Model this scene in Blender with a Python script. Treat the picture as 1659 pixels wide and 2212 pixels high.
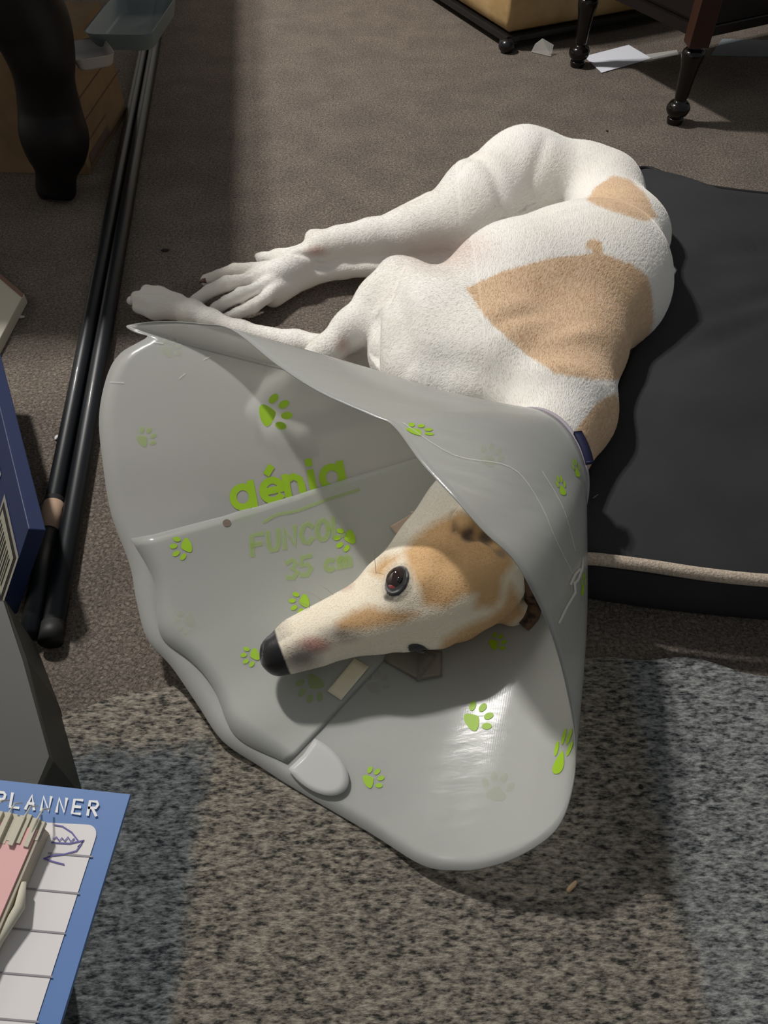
import bpy, math, random
import numpy as np
from mathutils import Vector, noise
from mathutils.bvhtree import BVHTree
random.seed(4); rng = np.random.default_rng(7)
for o in list(bpy.data.objects): bpy.data.objects.remove(o)
sc = bpy.context.scene
col = sc.collection

# ------------------------------------------------------------------ camera
H, PITCH, FPX, IW, IH = 0.75, math.radians(50), 1661.0, 1659, 2212
cam_d = bpy.data.cameras.new('camera'); cam = bpy.data.objects.new('camera', cam_d); col.objects.link(cam)
cam.location = (0, 0, H); cam.rotation_euler = (math.pi/2 - PITCH, 0, 0)
cam_d.sensor_fit = 'VERTICAL'; cam_d.sensor_height = 24.0; cam_d.lens = 24.0*FPX/IH
cam_d.clip_start = 0.02
sc.camera = cam
# ------------------------------------------------------------------ world, lamps, exposure
w = bpy.data.worlds.new('room_air'); sc.world = w; w.use_nodes = True
bg = w.node_tree.nodes['Background']; bg.inputs[0].default_value = (0.95, 0.98, 1.0, 1); bg.inputs[1].default_value = 0.115
def lamp(name, loc, power, radius, color):
    d = bpy.data.lights.new(name, 'POINT'); d.energy = power; d.shadow_soft_size = radius; d.color = color
    o = bpy.data.objects.new(name, d); o.location = loc; col.objects.link(o); return o
lamp('ceiling_bulb', (-1.20, 2.03, 2.30), 80, 0.05, (1.0, 0.973, 0.935))
lamp('ceiling_bulb', (-1.07, 1.93, 2.30), 80, 0.05, (1.0, 0.973, 0.935))
sc.view_settings.view_transform = 'Standard'; sc.view_settings.look = 'None'
sc.view_settings.gamma = 1.0; sc.view_settings.use_curve_mapping = False
sc.view_settings.exposure = 0.60

# ------------------------------------------------------------------ helpers
CP, SP = math.cos(PITCH), math.sin(PITCH)
def W(px, py, z=0.0):
    """point of the room at height z seen at photo pixel (px, py)"""
    u = (px-IW/2)/FPX; v = (py-IH/2)/FPX
    d = (H-z)/(SP+v*CP)
    return np.array((u*d, d*(CP-v*SP), z))
def ray(px, py):
    u = (px-IW/2)/FPX; v = (py-IH/2)/FPX
    return Vector((u, CP-v*SP, -SP-v*CP)).normalized()
def depth(p): return p[1]*CP+(H-p[2])*SP
def to_px(V):
    d = V[:, 1]*CP+(H-V[:, 2])*SP
    return np.stack((V[:, 0]/d*FPX+IW/2, (-V[:, 1]*SP+(H-V[:, 2])*CP)/d*FPX+IH/2), 1)

def mat(name, color=(.5, .5, .5), rough=.6, **kw):
    m = bpy.data.materials.new(name); m.use_nodes = True
    b = m.node_tree.nodes['Principled BSDF']
    b.inputs['Base Color'].default_value = (*color, 1); b.inputs['Roughness'].default_value = rough
    for k, v in kw.items(): b.inputs[k.replace('_', ' ')].default_value = v
    return m
def nodes(m): return m.node_tree.nodes, m.node_tree.links, m.node_tree.nodes['Principled BSDF']
def add_noise(m, scale, c1, c2, lo=.35, hi=.65, stretch=(1, 1, 1), detail=4, bump=0, bscale=None, dist=.002):
    N, L, b = nodes(m)
    tc = N.new('ShaderNodeTexCoord'); mp = N.new('ShaderNodeMapping'); mp.inputs['Scale'].default_value = stretch
    L.new(tc.outputs['Object'], mp.inputs[0])
    n = N.new('ShaderNodeTexNoise'); n.inputs['Scale'].default_value = scale; n.inputs['Detail'].default_value = detail
    L.new(mp.outputs[0], n.inputs['Vector'])
    r = N.new('ShaderNodeValToRGB'); r.color_ramp.elements[0].position = lo; r.color_ramp.elements[1].position = hi
    r.color_ramp.elements[0].color = (*c1, 1); r.color_ramp.elements[1].color = (*c2, 1)
    L.new(n.outputs['Fac'], r.inputs[0]); L.new(r.outputs[0], b.inputs['Base Color'])
    if bump:
        n2 = N.new('ShaderNodeTexNoise'); n2.inputs['Scale'].default_value = bscale or scale; n2.inputs['Detail'].default_value = 3
        L.new(mp.outputs[0], n2.inputs['Vector'])
        bp = N.new('ShaderNodeBump'); bp.inputs['Strength'].default_value = bump; bp.inputs['Distance'].default_value = dist
        L.new(n2.outputs['Fac'], bp.inputs['Height']); L.new(bp.outputs[0], b.inputs['Normal'])
    return m
def obj(name, V, F, m, parent=None, smooth=True):
    me = bpy.data.meshes.new(name); me.from_pydata([tuple(map(float, v)) for v in V], [], [tuple(map(int, f)) for f in F])
    me.materials.append(m); me.update()
    if smooth: me.polygons.foreach_set('use_smooth', [True]*len(me.polygons))
    o = bpy.data.objects.new(name, me); col.objects.link(o)
    if parent is not None:
        o.parent = parent; o.location = -Vector(parent.location)
    return o
def thing(name, label, cat, loc=(0, 0, 0), group=None):
    o = bpy.data.objects.new(name, None); col.objects.link(o); o.location = Vector([float(a) for a in loc]); o.empty_display_size = .05
    return tag(o, label, cat, group)
def tag(o, label, cat, group=None):
    o['label'] = label; o['category'] = cat
    if group: o['group'] = group
    return o
def part(name, V, F, m, parent, smooth=True, label=None):
    o = obj(name, V, F, m, None, smooth); o.parent = parent
    wl = Vector((0, 0, 0)); p = parent
    while p is not None: wl += p.location; p = p.parent
    o.location = -wl
    if label: o['label'] = label
    return o
def merge(lst):
    V, F = [], []
    for v, f in lst:
        n = len(V); V += [tuple(a) for a in v]; F += [tuple(i+n for i in q) for q in f]
    return V, F
def prism(poly, z0, z1, inset=0.0):
    """poly: list of xy; bevelled slab"""
    n = len(poly); c = np.mean([p[:2] for p in poly], 0)
    rows = [(z0, 0), (z1-inset, 0), (z1, inset)] if inset else [(z0, 0), (z1, 0)]
    V = []
    for z, ins in rows:
        for p in poly:
            d = c-np.array(p[:2]); d = d/max(np.linalg.norm(d), 1e-6)
            V.append((p[0]+d[0]*ins, p[1]+d[1]*ins, z))
    F = []
    for r in range(len(rows)-1):
        for i in range(n):
            j = (i+1) % n; F.append((r*n+i, r*n+j, (r+1)*n+j, (r+1)*n+i))
    F.append(tuple(range(n))[::-1]); F.append(tuple((len(rows)-1)*n+i for i in range(n)))
    return V, F
def hexa(c, e1, e2, e3):
    c, e1, e2, e3 = map(np.array, (c, e1, e2, e3))
    V = [c, c+e1, c+e1+e2, c+e2]; V += [v+e3 for v in V]
    return V, [(3, 2, 1, 0), (4, 5, 6, 7), (0, 1, 5, 4), (1, 2, 6, 5), (2, 3, 7, 6), (3, 0, 4, 7)]
def bevel(o, wd=.002, seg=2):
    b = o.modifiers.new('bevel', 'BEVEL'); b.width = wd; b.segments = seg; b.limit_method = 'ANGLE'; return o
def catmull(P, n, closed=False):
    P = np.array(P, float); out = []; m = len(P)
    rngi = range(m) if closed else range(m-1)
    for i in rngi:
        if closed: p0, p1, p2, p3 = P[(i-1) % m], P[i], P[(i+1) % m], P[(i+2) % m]
        else: p0, p1, p2, p3 = P[max(i-1, 0)], P[i], P[i+1], P[min(i+2, m-1)]
        for k in range(n):
            t = k/n
            out.append(.5*(2*p1+(p2-p0)*t+(2*p0-5*p1+4*p2-p3)*t*t+(3*p1-p0-3*p2+p3)*t**3))
    if not closed: out.append(P[-1])
    return np.array(out)
def tube(path, rad, seg=12, caps=True):
    path = np.array(path, float); n = len(path)
    rad = np.full(n, rad) if np.isscalar(rad) else np.array(rad, float)
    V, F = [], []
    up = np.array((0, 0, 1.0)); prev = None
    for i in range(n):
        t = path[min(i+1, n-1)]-path[max(i-1, 0)]; t = t/np.linalg.norm(t)
        a = prev if prev is not None else (up if abs(t[2]) < .9 else np.array((1.0, 0, 0)))
        a = a-t*np.dot(a, t); a /= np.linalg.norm(a); prev = a; b = np.cross(t, a)
        for k in range(seg):
            an = 2*math.pi*k/seg; V.append(path[i]+rad[i]*(math.cos(an)*a+math.sin(an)*b))
    for i in range(n-1):
        for k in range(seg):
            j = (k+1) % seg; F.append((i*seg+k, i*seg+j, (i+1)*seg+j, (i+1)*seg+k))
    if caps: F.append(tuple(range(seg))[::-1]); F.append(tuple((n-1)*seg+k for k in range(seg)))
    return V, F
def turned(base, top, prof, seg=24):
    """prof: (height fraction 0..1, radius)"""
    base, top = np.array(base, float), np.array(top, float)
    pr = catmull(prof, 4)
    return tube([base+(top-base)*p[0] for p in pr], [max(p[1], .001) for p in pr], seg)
def ribbons(lines, width, mapper, closed=False):
    """flat strokes given in a 2-D plane; mapper brings them into the room"""
    V, F = [], []
    for li, ln in enumerate(lines):
        lift = np.array((0, 0, li*4e-5))
        P = np.array(ln, float); n = len(P)
        for i in range(n):
            t = P[min(i+1, n-1)]-P[max(i-1, 0)]; t = t/(np.linalg.norm(t)+1e-9); nn = np.array((-t[1], t[0]))*width/2
            ex = t*width*.35*((i == n-1)-(i == 0))
            V += [np.array(mapper(*(P[i]+nn+ex)))+lift, np.array(mapper(*(P[i]-nn+ex)))+lift]
        b = len(V)-2*n
        for i in range(n-1): F.append((b+2*i, b+2*i+1, b+2*i+3, b+2*i+2))
    return V, F
def arc(cx, cy, rx, ry, a0, a1, n=14):
    return [(cx+rx*math.cos(math.radians(a0+(a1-a0)*i/n)), cy+ry*math.sin(math.radians(a0+(a1-a0)*i/n))) for i in range(n+1)]

# ------------------------------------------------------------------ floor
carpet = mat('carpet_pile', rough=.95); carpet.node_tree.nodes['Principled BSDF'].inputs['Specular IOR Level'].default_value = .1
def carpet_nodes(m, fine, c_dark, c_light, patch_a, patch_b, stretch=(1, 1, 1), bump=.9, dist=.004, f2=2.5):
    N, L, b = nodes(m)
    tc = N.new('ShaderNodeTexCoord'); mp = N.new('ShaderNodeMapping'); mp.inputs['Scale'].default_value = stretch
    L.new(tc.outputs['Object'], mp.inputs[0])
    n1 = N.new('ShaderNodeTexNoise'); n1.inputs['Scale'].default_value = fine; n1.inputs['Detail'].default_value = 5; n1.inputs['Roughness'].default_value = .65
    n1.inputs['Distortion'].default_value = .6
    n2 = N.new('ShaderNodeTexNoise'); n2.inputs['Scale'].default_value = f2; n2.inputs['Detail'].default_value = 4
    L.new(mp.outputs[0], n1.inputs['Vector']); L.new(tc.outputs['Object'], n2.inputs['Vector'])
    r1 = N.new('ShaderNodeValToRGB'); r1.color_ramp.elements[0].position = .36; r1.color_ramp.elements[1].position = .66
    r1.color_ramp.elements[0].color = (*c_dark, 1); r1.color_ramp.elements[1].color = (*c_light, 1)
    r2 = N.new('ShaderNodeValToRGB'); r2.color_ramp.elements[0].position = .38; r2.color_ramp.elements[1].position = .62
    r2.color_ramp.elements[0].color = (*patch_a, 1); r2.color_ramp.elements[1].color = (*patch_b, 1)
    mx = N.new('ShaderNodeMix'); mx.data_type = 'RGBA'; mx.blend_type = 'MULTIPLY'; mx.inputs['Factor'].default_value = 1
    L.new(n1.outputs['Fac'], r1.inputs[0]); L.new(n2.outputs['Fac'], r2.inputs[0])
    L.new(r1.outputs[0], mx.inputs['A']); L.new(r2.outputs[0], mx.inputs['B']); L.new(mx.outputs['Result'], b.inputs['Base Color'])
    bp = N.new('ShaderNodeBump'); bp.inputs['Strength'].default_value = bump; bp.inputs['Distance'].default_value = dist
    L.new(n1.outputs['Fac'], bp.inputs['Height']); L.new(bp.outputs[0], b.inputs['Normal'])
carpet_nodes(carpet, 260, (.13, .108, .092), (.37, .315, .27), (.92, .91, .90), (1.09, 1.08, 1.05), bump=1.0, dist=.006, f2=11)
V, F = prism([(-2.4, -1.2), (2.4, -1.2), (2.4, 4.2), (-2.4, 4.2)], -.03, 0)
fl = obj('floor', V, F, carpet, smooth=False); fl['kind'] = 'structure'
wallm = mat('painted_plaster', (.55, .53, .49), .9)
for nm, poly in (('wall_far', [(-2.4, 4.2), (2.4, 4.2), (2.4, 4.3), (-2.4, 4.3)]), ('wall_left', [(-2.5, -1.2), (-2.4, -1.2), (-2.4, 4.3), (-2.5, 4.3)])):
    V, F = prism(poly, -.03, 2.5); o = obj(nm, V, F, wallm, smooth=False); o['kind'] = 'structure'

# ------------------------------------------------------------------ rug in the foreground
rugm = mat('woven_rug', rough=.95); rugm.node_tree.nodes['Principled BSDF'].inputs['Specular IOR Level'].default_value = .1
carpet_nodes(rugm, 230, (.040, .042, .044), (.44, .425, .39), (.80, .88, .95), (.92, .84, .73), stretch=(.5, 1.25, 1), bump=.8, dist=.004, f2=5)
N, L, b = nodes(rugm)      # broad colour bands over the flecks: brown in the middle, dark slate on the left, pale blue grey on the right
[n for n in N if n.type == 'TEX_NOISE'][0].inputs['Distortion'].default_value = 0
tcr = [n for n in N if n.type == 'TEX_COORD'][0]; nn2 = [n for n in N if n.type == 'TEX_NOISE'][1]; mixr = [n for n in N if n.type == 'MIX'][0]
sx = N.new('ShaderNodeSeparateXYZ'); L.new(tcr.outputs['Object'], sx.inputs[0])
nn3 = N.new('ShaderNodeTexNoise'); nn3.inputs['Scale'].default_value = 60; L.new(tcr.outputs['Object'], nn3.inputs['Vector'])
def mm(op, a, b_, cl=False):
    n = N.new('ShaderNodeMath'); n.operation = op; n.use_clamp = cl
    for i, v in enumerate((a, b_)):
        if isinstance(v, (int, float)): n.inputs[i].default_value = v
        else: L.new(v, n.inputs[i])
    return n.outputs[0]
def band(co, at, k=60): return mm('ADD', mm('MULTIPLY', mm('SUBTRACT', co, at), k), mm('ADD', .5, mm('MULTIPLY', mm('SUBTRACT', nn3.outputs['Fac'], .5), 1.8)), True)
def mixr_(f, a, b_):
    m = N.new('ShaderNodeMix'); m.data_type = 'RGBA'; L.new(f, m.inputs['Factor'])
    for k_, v in (('A', a), ('B', b_)):
        if isinstance(v, tuple): m.inputs[k_].default_value = (*v, 1)
        else: L.new(v, m.inputs[k_])
    return m.outputs['Result']
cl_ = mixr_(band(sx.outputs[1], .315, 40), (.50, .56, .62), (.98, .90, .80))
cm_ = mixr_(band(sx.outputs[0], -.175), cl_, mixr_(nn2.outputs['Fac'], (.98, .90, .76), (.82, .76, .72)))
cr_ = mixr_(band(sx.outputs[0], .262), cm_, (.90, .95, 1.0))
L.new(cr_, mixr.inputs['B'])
edge = catmull([(-.95, .26), (-.5, .315), (-.34, .35), (-.2, .392), (0, .40), (.25, .417), (.34, .414), (.5, .377), (.75, .35), (1.1, .33)], 6)
edge = [(p[0], p[1]+.004*math.sin(p[0]*60)) for p in edge]
poly = [(1.1, -.9), (-.95, -.9)][::-1]
rug_poly = [(-.95, -.9), (1.1, -.9)]+[tuple(p) for p in edge[::-1]]
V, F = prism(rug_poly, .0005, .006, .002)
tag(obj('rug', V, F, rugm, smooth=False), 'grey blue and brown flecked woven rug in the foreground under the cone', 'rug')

# ------------------------------------------------------------------ dog bed
bedm = mat('charcoal_canvas', rough=.85); add_noise(bedm, 6, (.015, .015, .017), (.025, .025, .027), bump=.25, bscale=900, dist=.0006)
bed_out = [(.215, .513), (.28, .487), (.437, .466), (.62, .452), (.95, .45), (1.3, .48), (1.45, .62), (1.48, 1.0), (1.42, 1.15), (1.2, 1.23), (.85, 1.27), (.67, 1.297), (.55, 1.335), (.485, 1.392), (.455, 1.36),
           (.45, 1.25), (.435, 1.08), (.375, .93), (.315, .80), (.26, .68), (.232, .60)]
OUT = catmull(bed_out, 8, True); cen = np.array((.80, .95)); nO = len(OUT)
bed = thing('dog_bed', 'flat charcoal canvas dog bed behind the back of the lying dog', 'dog bed', (.8, .95, 0))
ts = np.concatenate((np.linspace(0, .08, 5), np.linspace(.12, .97, 22)))
Vb = []
prof = [(-.0, .004, .000), (.0, .02, .004), (0, .045, .006), (0, .066, .003), (0, .074, -.004)]
for _, z, bulge in prof:
    for p in OUT:
        d = (p-cen)/np.linalg.norm(p-cen); q = p+d*bulge; Vb.append((q[0], q[1], z))
for t in ts[1:]:
    for p in OUT:
        q = p+(cen-p)*t
        s = min(1, t/.35); zz = .074+.020*(1-(1-s)**2)
        fold = noise.noise(Vector((q[0]*3.2, q[1]*7, 1.3)))*.012+noise.noise(Vector((q[0]*14+q[1]*9, q[1]*11, 4)))*.0025
        # creases running out from the dog's back
        for (cx, cy, ang, ln, amp) in ((.62, 1.0, .42, .26, .012), (.60, 1.10, .12, .22, .008), (.52, .9, .55, .16, .007)):
            dx, dy = q[0]-cx, q[1]-cy; a = dx*math.cos(ang)+dy*math.sin(ang); bb = -dx*math.sin(ang)+dy*math.cos(ang)
            fold -= amp*math.exp(-(a/ln)**2-(bb/.018)**2)
        Vb.append((q[0], q[1], zz+fold*min(1, t*6)))
Vb.append((cen[0], cen[1], .094))
Fb = []
R = len(prof)+len(ts)-1
for r in range(R-1):
    for i in range(nO):
        j = (i+1) % nO; Fb.append((r*nO+i, r*nO+j, (r+1)*nO+j, (r+1)*nO+i))
for i in range(nO): Fb.append(((R-1)*nO+i, (R-1)*nO+(i+1) % nO, R*nO))
Fb.append(tuple(range(nO))[::-1])
part('cushion', Vb, Fb, bedm, bed)
pip = [(p[0]+(p[0]-cen[0])*.003, p[1]+(p[1]-cen[1])*.003, .074) for p in OUT]; pip.append(pip[0])
pipm = mat('black_piping', (.008, .008, .009), .7)
V, F = tube(pip, .0035, 8, False); part('piping', V, F, pipm, bed, label='black corded piping')

# ------------------------------------------------------------------ rope on the bed
ropem = mat('cotton_rope', (.52, .43, .34), .9); add_noise(ropem, 400, (.40, .32, .24), (.62, .52, .42), bump=.6, bscale=500)
rp = catmull([W(1225, 1212, .086), W(1275, 1207, .090), W(1400, 1222, .090), W(1520, 1240, .088), W(1659, 1254, .086), W(1850, 1262, .086)], 10)
V, F = tube(rp, .0070, 12)
tag(obj('rope', V, F, ropem), 'thick beige cotton rope stretched along the front of the dog bed', 'rope')

# ------------------------------------------------------------------ poles on the floor
polem = mat('black_lacquer', (.010, .012, .015), .42, Coat_Weight=.05, Specular_IOR_Level=.35)
tapem = mat('skin_tape', (.50, .34, .24), .6)
def pole(a, b, r, label, grp='long black poles on the carpet'):
    t = thing('pole', label, 'pole', (a+b)/2, group=grp)
    d = (b-a)/np.linalg.norm(b-a)
    V, F = tube([a, a+d*.004, b-d*.004, b], [r*.8, r, r, r*.8], 20); part('shaft', V, F, polem, t)
    V, F = tube([a-d*.004, a+d*.02], [r*1.06, r*1.06], 20); part('end_cap', V, F, mat('rubber_cap', (.01, .01, .01), .6), t)
    return t, d
rp_ = .0125
a = W(110, 1381, rp_); b = W(362, -60, rp_); pole(a, b, rp_, 'long black pole, nearest to the plastic cone, ending farthest forward')
off = np.array((-.0275, -.006, 0))
j0 = W(113, 1105, rp_); d0 = (b-a)/np.linalg.norm(b-a)
jj = j0
b2 = jj+d0*(b[1]-jj[1])
pole(jj, b2, rp_*.92, 'long black pole joined with beige tape at its near end')
dl = np.array(W(66, 1372, rp_)-jj); dl[2] = 0
t3 = thing('pole', 'short black pole end below the beige taped joint', 'pole', jj, 'long black poles on the carpet')
V, F = tube([jj+dl*.10, jj+dl], [rp_*.95, rp_*.95], 20); part('shaft', V, F, polem, t3)
V, F = tube([jj+d0*.012, jj+dl*.05, jj+dl*.18], [rp_*1.0, rp_*1.06, rp_*1.02], 20); part('tape', V, F, tapem, t3, label='beige adhesive tape')

# ------------------------------------------------------------------ furniture upper right
darkwood = mat('dark_polished_wood', (.007, .005, .0045), .2, Coat_Weight=.12, Specular_IOR_Level=.35); 
redwood = mat('mahogany', (.045, .018, .011), .3)
tb = thing('side_table', 'dark wooden table on turned ball feet at the upper right', 'table', (.9, 2.0, 0))
def turned_leg(x, y, s, tilt=(0, 0)):
    base = np.array((x, y, 0)); top = np.array((x+tilt[0], y+tilt[1], .158))
    V, F = turned(base, top, [(0, .016*s), (.07, .018*s), (.10, .014*s), (.13, .021*s), (.20, .0255*s), (.27, .021*s), (.31, .013*s), (.36, .014*s), (.55, .016*s), (.72, .019*s), (.84, .023*s), (.92, .022*s), (.96, .014*s), (1, .015*s)])
    f = part('foot', V, F, darkwood, tb)
    V, F = prism([(x-.021, y-.021), (x+.021, y-.021), (x+.021, y+.021), (x-.021, y+.021)], .156, .72)
    V = [(v[0]+(v[2]-.156)*.0+tilt[0], v[1]+tilt[1], v[2]) for v in V]
    bevel(part('leg', V, F, redwood, tb, smooth=False))
l1 = W(1246, 143); l2 = W(1456, 266)
dd = (l2-l1)[:2]; nn = np.array((-dd[1], dd[0]))*-1
nn = nn/np.linalg.norm(nn)
if nn[0] < 0: nn = -nn
l3 = l1[:2]+nn*.95; l4 = l2[:2]+nn*.95
for (x, y) in (l1[:2], l2[:2], l3, l4): turned_leg(x, y, 1.0)
q = [l1[:2], l2[:2], l4, l3]
V, F = prism([tuple(p) for p in q], .165, .185); bevel(part('shelf', V, F, darkwood, tb, smooth=False))
for (pa, pb) in ((0, 1), (1, 2), (2, 3), (3, 0)):
    cq = np.mean(q, 0); A_, B_ = cq+(np.array(q[pa])-cq)*.97, cq+(np.array(q[pb])-cq)*.97; A2_, B2_ = cq+(A_-cq)*.97, cq+(B_-cq)*.97
    V, F = prism([tuple(A_), tuple(B_), tuple(B2_), tuple(A2_)], .186, .719); part('side_panel', V, F, darkwood, tb, smooth=False)
V, F = prism([tuple(np.array(p)+(np.array(p)-np.mean(q, 0))*.06) for p in q], .72, .745); bevel(part('tabletop', V, F, redwood, tb, smooth=False))

goldm = mat('gold_brocade', rough=.55); add_noise(goldm, 9, (.42, .27, .11), (.58, .40, .19), bump=.5, bscale=14, dist=.01)
blackw = mat('black_painted_wood', (.01, .01, .011), .25)
ch = thing('armchair', 'gold upholstered armchair with black rail and ball feet, upper right', 'armchair', (.35, 2.45, 0))
cA = W(1092, 112)[:2]; cB = W(905, -12)[:2]
e_l = cB-cA; e_l = e_l/np.linalg.norm(e_l); e_r = np.array((e_l[1], -e_l[0])); e_r = e_r if e_r[0] > 0 else -e_r
cC = cA+e_r*.62; cD = cC+e_l*.7; cB = cA+e_l*.7
def inset(P, s): c = np.mean(P, 0); return [tuple(c+(np.array(p)-c)*s) for p in P]
CQ = [cA, cC, cD, cB]
V, F = prism([tuple(p) for p in CQ], .018, .034); bevel(part('base_rail', V, F, blackw, ch, smooth=False))
# padded upholstered body, slightly billowing with pleats
rings = []; n_s = 44
def sq_pt(t, s):
    t = (t % 1)*4; i = int(t); f = t-i; p = np.array(CQ[i])+(np.array(CQ[(i+1) % 4])-np.array(CQ[i]))*f
    c = np.mean(CQ, 0); return c+(p-c)*s
Vc = []; zs = [.034, .044, .065, .11, .16, .24, .34, .42, .44]
ss = [.93, .975, 1.0, 1.01, 1.012, 1.005, .995, .97, .9]
for z, s in zip(zs, ss):
    for k in range(176):
        pleat = .004*math.sin(k*1.9+math.sin(k*.7)*2)*(.4+.6*min(1, (z-.05)/.1))
        p = sq_pt(k/176, s+pleat); Vc.append((p[0], p[1], z))
Fc = [(r*176+k, r*176+(k+1) % 176, (r+1)*176+(k+1) % 176, (r+1)*176+k) for r in range(len(zs)-1) for k in range(176)]
Fc.append(tuple(range(176))[::-1]); Fc.append(tuple((len(zs)-1)*176+k for k in range(176)))
part('upholstered_base', Vc, Fc, goldm, ch)
for p in inset(CQ, .93):
    V, F = turned((p[0], p[1], 0), (p[0], p[1], .024), [(0, .014), (.3, .022), (.6, .024), (1, .018)]); part('ball_foot', V, F, blackw, ch)
V, F = turned((cA[0]+.002, cA[1]-.004, 0), (cA[0]+.0, cA[1], .03), [(0, .012), (.3, .019), (.6, .021), (.9, .016), (1, .01)]); part('ball_foot', V, F, blackw, ch)

paperm = mat('white_paper', (.78, .79, .86), .7); greyp = mat('grey_paper', (.42, .41, .39), .8)
def sheet(name, pts, z, m, label, cat):
    P = [W(x, y, z) for x, y in pts]
    V, F = prism([tuple(p[:2]) for p in P], z-.0008, z+.0004); return tag(obj(name, V, F, m, smooth=False), label, cat)
sheet('paper_sheet', [(1262, 122), (1300, 157), (1407, 126), (1358, 97)], .0022, paperm, 'white folded paper on the carpet beside the ball foot', 'paper')
sheet('paper_sheet', [(1290, 133), (1310, 147), (1466, 118), (1462, 108)], .0009, greyp, 'grey paper strip under the white paper, in the table shade', 'paper')
sheet('paper_sheet', [(1535, 120), (1700, 122), (1700, 88), (1560, 84)], .0012, mat('slate_paper', (.2, .23, .25), .8), 'slate grey paper lying under the shelf of the side table', 'paper')
filmm = mat('clear_film', (.75, .73, .68), .15, Alpha=.35)
P = [W(1148, 112, .002), W(1190, 122, .002), W(1196, 98, .02), W(1172, 84, .035), W(1156, 96, .02)]
V = P+[p+np.array((0, .001, .001)) for p in P]; 
tag(obj('plastic_scrap', V, [(0, 1, 2, 3, 4), (9, 8, 7, 6, 5)]+[(i, (i+1) % 5, 5+(i+1) % 5, 5+i) for i in range(5)], filmm, smooth=False), 'crumpled clear plastic scrap leaning at the black rail of the armchair', 'plastic scrap')

# ------------------------------------------------------------------ table upper left
tl = thing('dining_table', 'dark wooden table with one thick turned leg at the upper left', 'table', (-1.0, 1.9, 0))
legp = [(122, 432, 0), (121, 412, .015), (121, 372, .052), (120, 335, .085), (117, 290, .123), (108, 235, .163), (96, 170, .215), (84, 110, .26), (62, 50, .30), (14, -40, .36), (-45, -110, .40)]
lr = [.028, .036, .037, .052, .060, .054, .050, .058, .067, .066, .055]
duskw = mat('dull_dark_wood', (.007, .005, .005), .5, Specular_IOR_Level=.22)
P = catmull([tuple(W(x, y, z)) for x, y, z in legp]+[(-.71, 1.44, .62), (-.72, 1.45, .70)], 4)
rr = catmull([(r, 0) for r in lr+[.05, .05]], 4)[:, 0]
V, F = tube(P, rr, 28); part('leg', V, F, duskw, tl)
for (x, y) in ((-1.75, 1.4), (-.9, 3.3), (-1.75, 3.3)):
    V, F = turned((x, y, 0), (x, y, .70), [(0, .028), (.05, .036), (.1, .037), (.18, .06), (.3, .05), (.45, .07), (.6, .078), (.8, .05), (1, .05)], 20); part('leg', V, F, darkwood, tl)
V, F = prism([(-1.9, 1.281), (-.493, 1.281), (-.76, 3.5), (-1.9, 3.5)], .70, .735); bevel(part('tabletop', V, F, redwood, tl, smooth=False), .006)

# ------------------------------------------------------------------ carton with things on it
cardm = mat('brown_cardboard', rough=.85); add_noise(cardm, 18, (.20, .125, .062), (.26, .165, .082), bump=.15, bscale=120)
c0 = W(194, 378)[:2]; cr = W(279, 238)[:2]; e1 = cr-c0; L1 = np.linalg.norm(e1); e1 /= L1; e2 = np.array((-e1[1], e1[0]))
if e2[0] > 0: e2 = -e2
ctn = thing('cardboard_box', 'brown printed cardboard carton behind the thick table leg', 'box', (*c0, 0))
hgt = .215; LW = .30; LD = .285
def c3(a, b, z): q = c0+e1*a+e2*b; return (q[0], q[1], z)
th = .004
for nm, (a0, a1, b0, b1) in (('side_panel', (0, LD, 0, th)), ('side_panel', (0, LD, LW-th, LW)), ('side_panel', (0, th, th+.0005, LW-th-.0005)), ('side_panel', (LD-th, LD, th+.0005, LW-th-.0005))):
    V, F = prism([c3(a0, b0, 0)[:2], c3(a1, b0, 0)[:2], c3(a1, b1, 0)[:2], c3(a0, b1, 0)[:2]], .001, hgt); part('side_panel', V, F, cardm, ctn, smooth=False)
V, F = prism([c3(th, th, 0)[:2], c3(LD-th, th, 0)[:2], c3(LD-th, LW-th, 0)[:2], c3(th, LW-th, 0)[:2]], .001, .005); part('bottom_panel', V, F, cardm, ctn, smooth=False)
for (b0, b1) in ((.0, LW/2-.002), (LW/2+.002, LW)):
    V, F = prism([c3(0, b0, 0)[:2], c3(LD, b0, 0)[:2], c3(LD, b1, 0)[:2], c3(0, b1, 0)[:2]], hgt, hgt+.003); part('top_flap', V, F, cardm, ctn, smooth=False)
inkm = mat('brown_box_print', (.13, .055, .035), .8)
def face_map(u, v): q = c0+e1*u-e2*.0008; return (q[0], q[1], v)
lines = [[(.02, .05), (.16, .05)], [(.02, .085), (.30, .085)], [(.05, .125), (.30, .125)], [(.16, .01), (.30, .01)]]
V, F = ribbons(lines, .0025, face_map); part('printed_lines', V, F, inkm, ctn, smooth=False)
V, F = ribbons([[(.03, .02), (.15, .02)], [(.06, .15), (.16, .15)]], .022, face_map); part('printed_block', V[:4], F[:1], mat('grey_box_print', (.12, .075, .06), .8), ctn, smooth=False)
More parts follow.
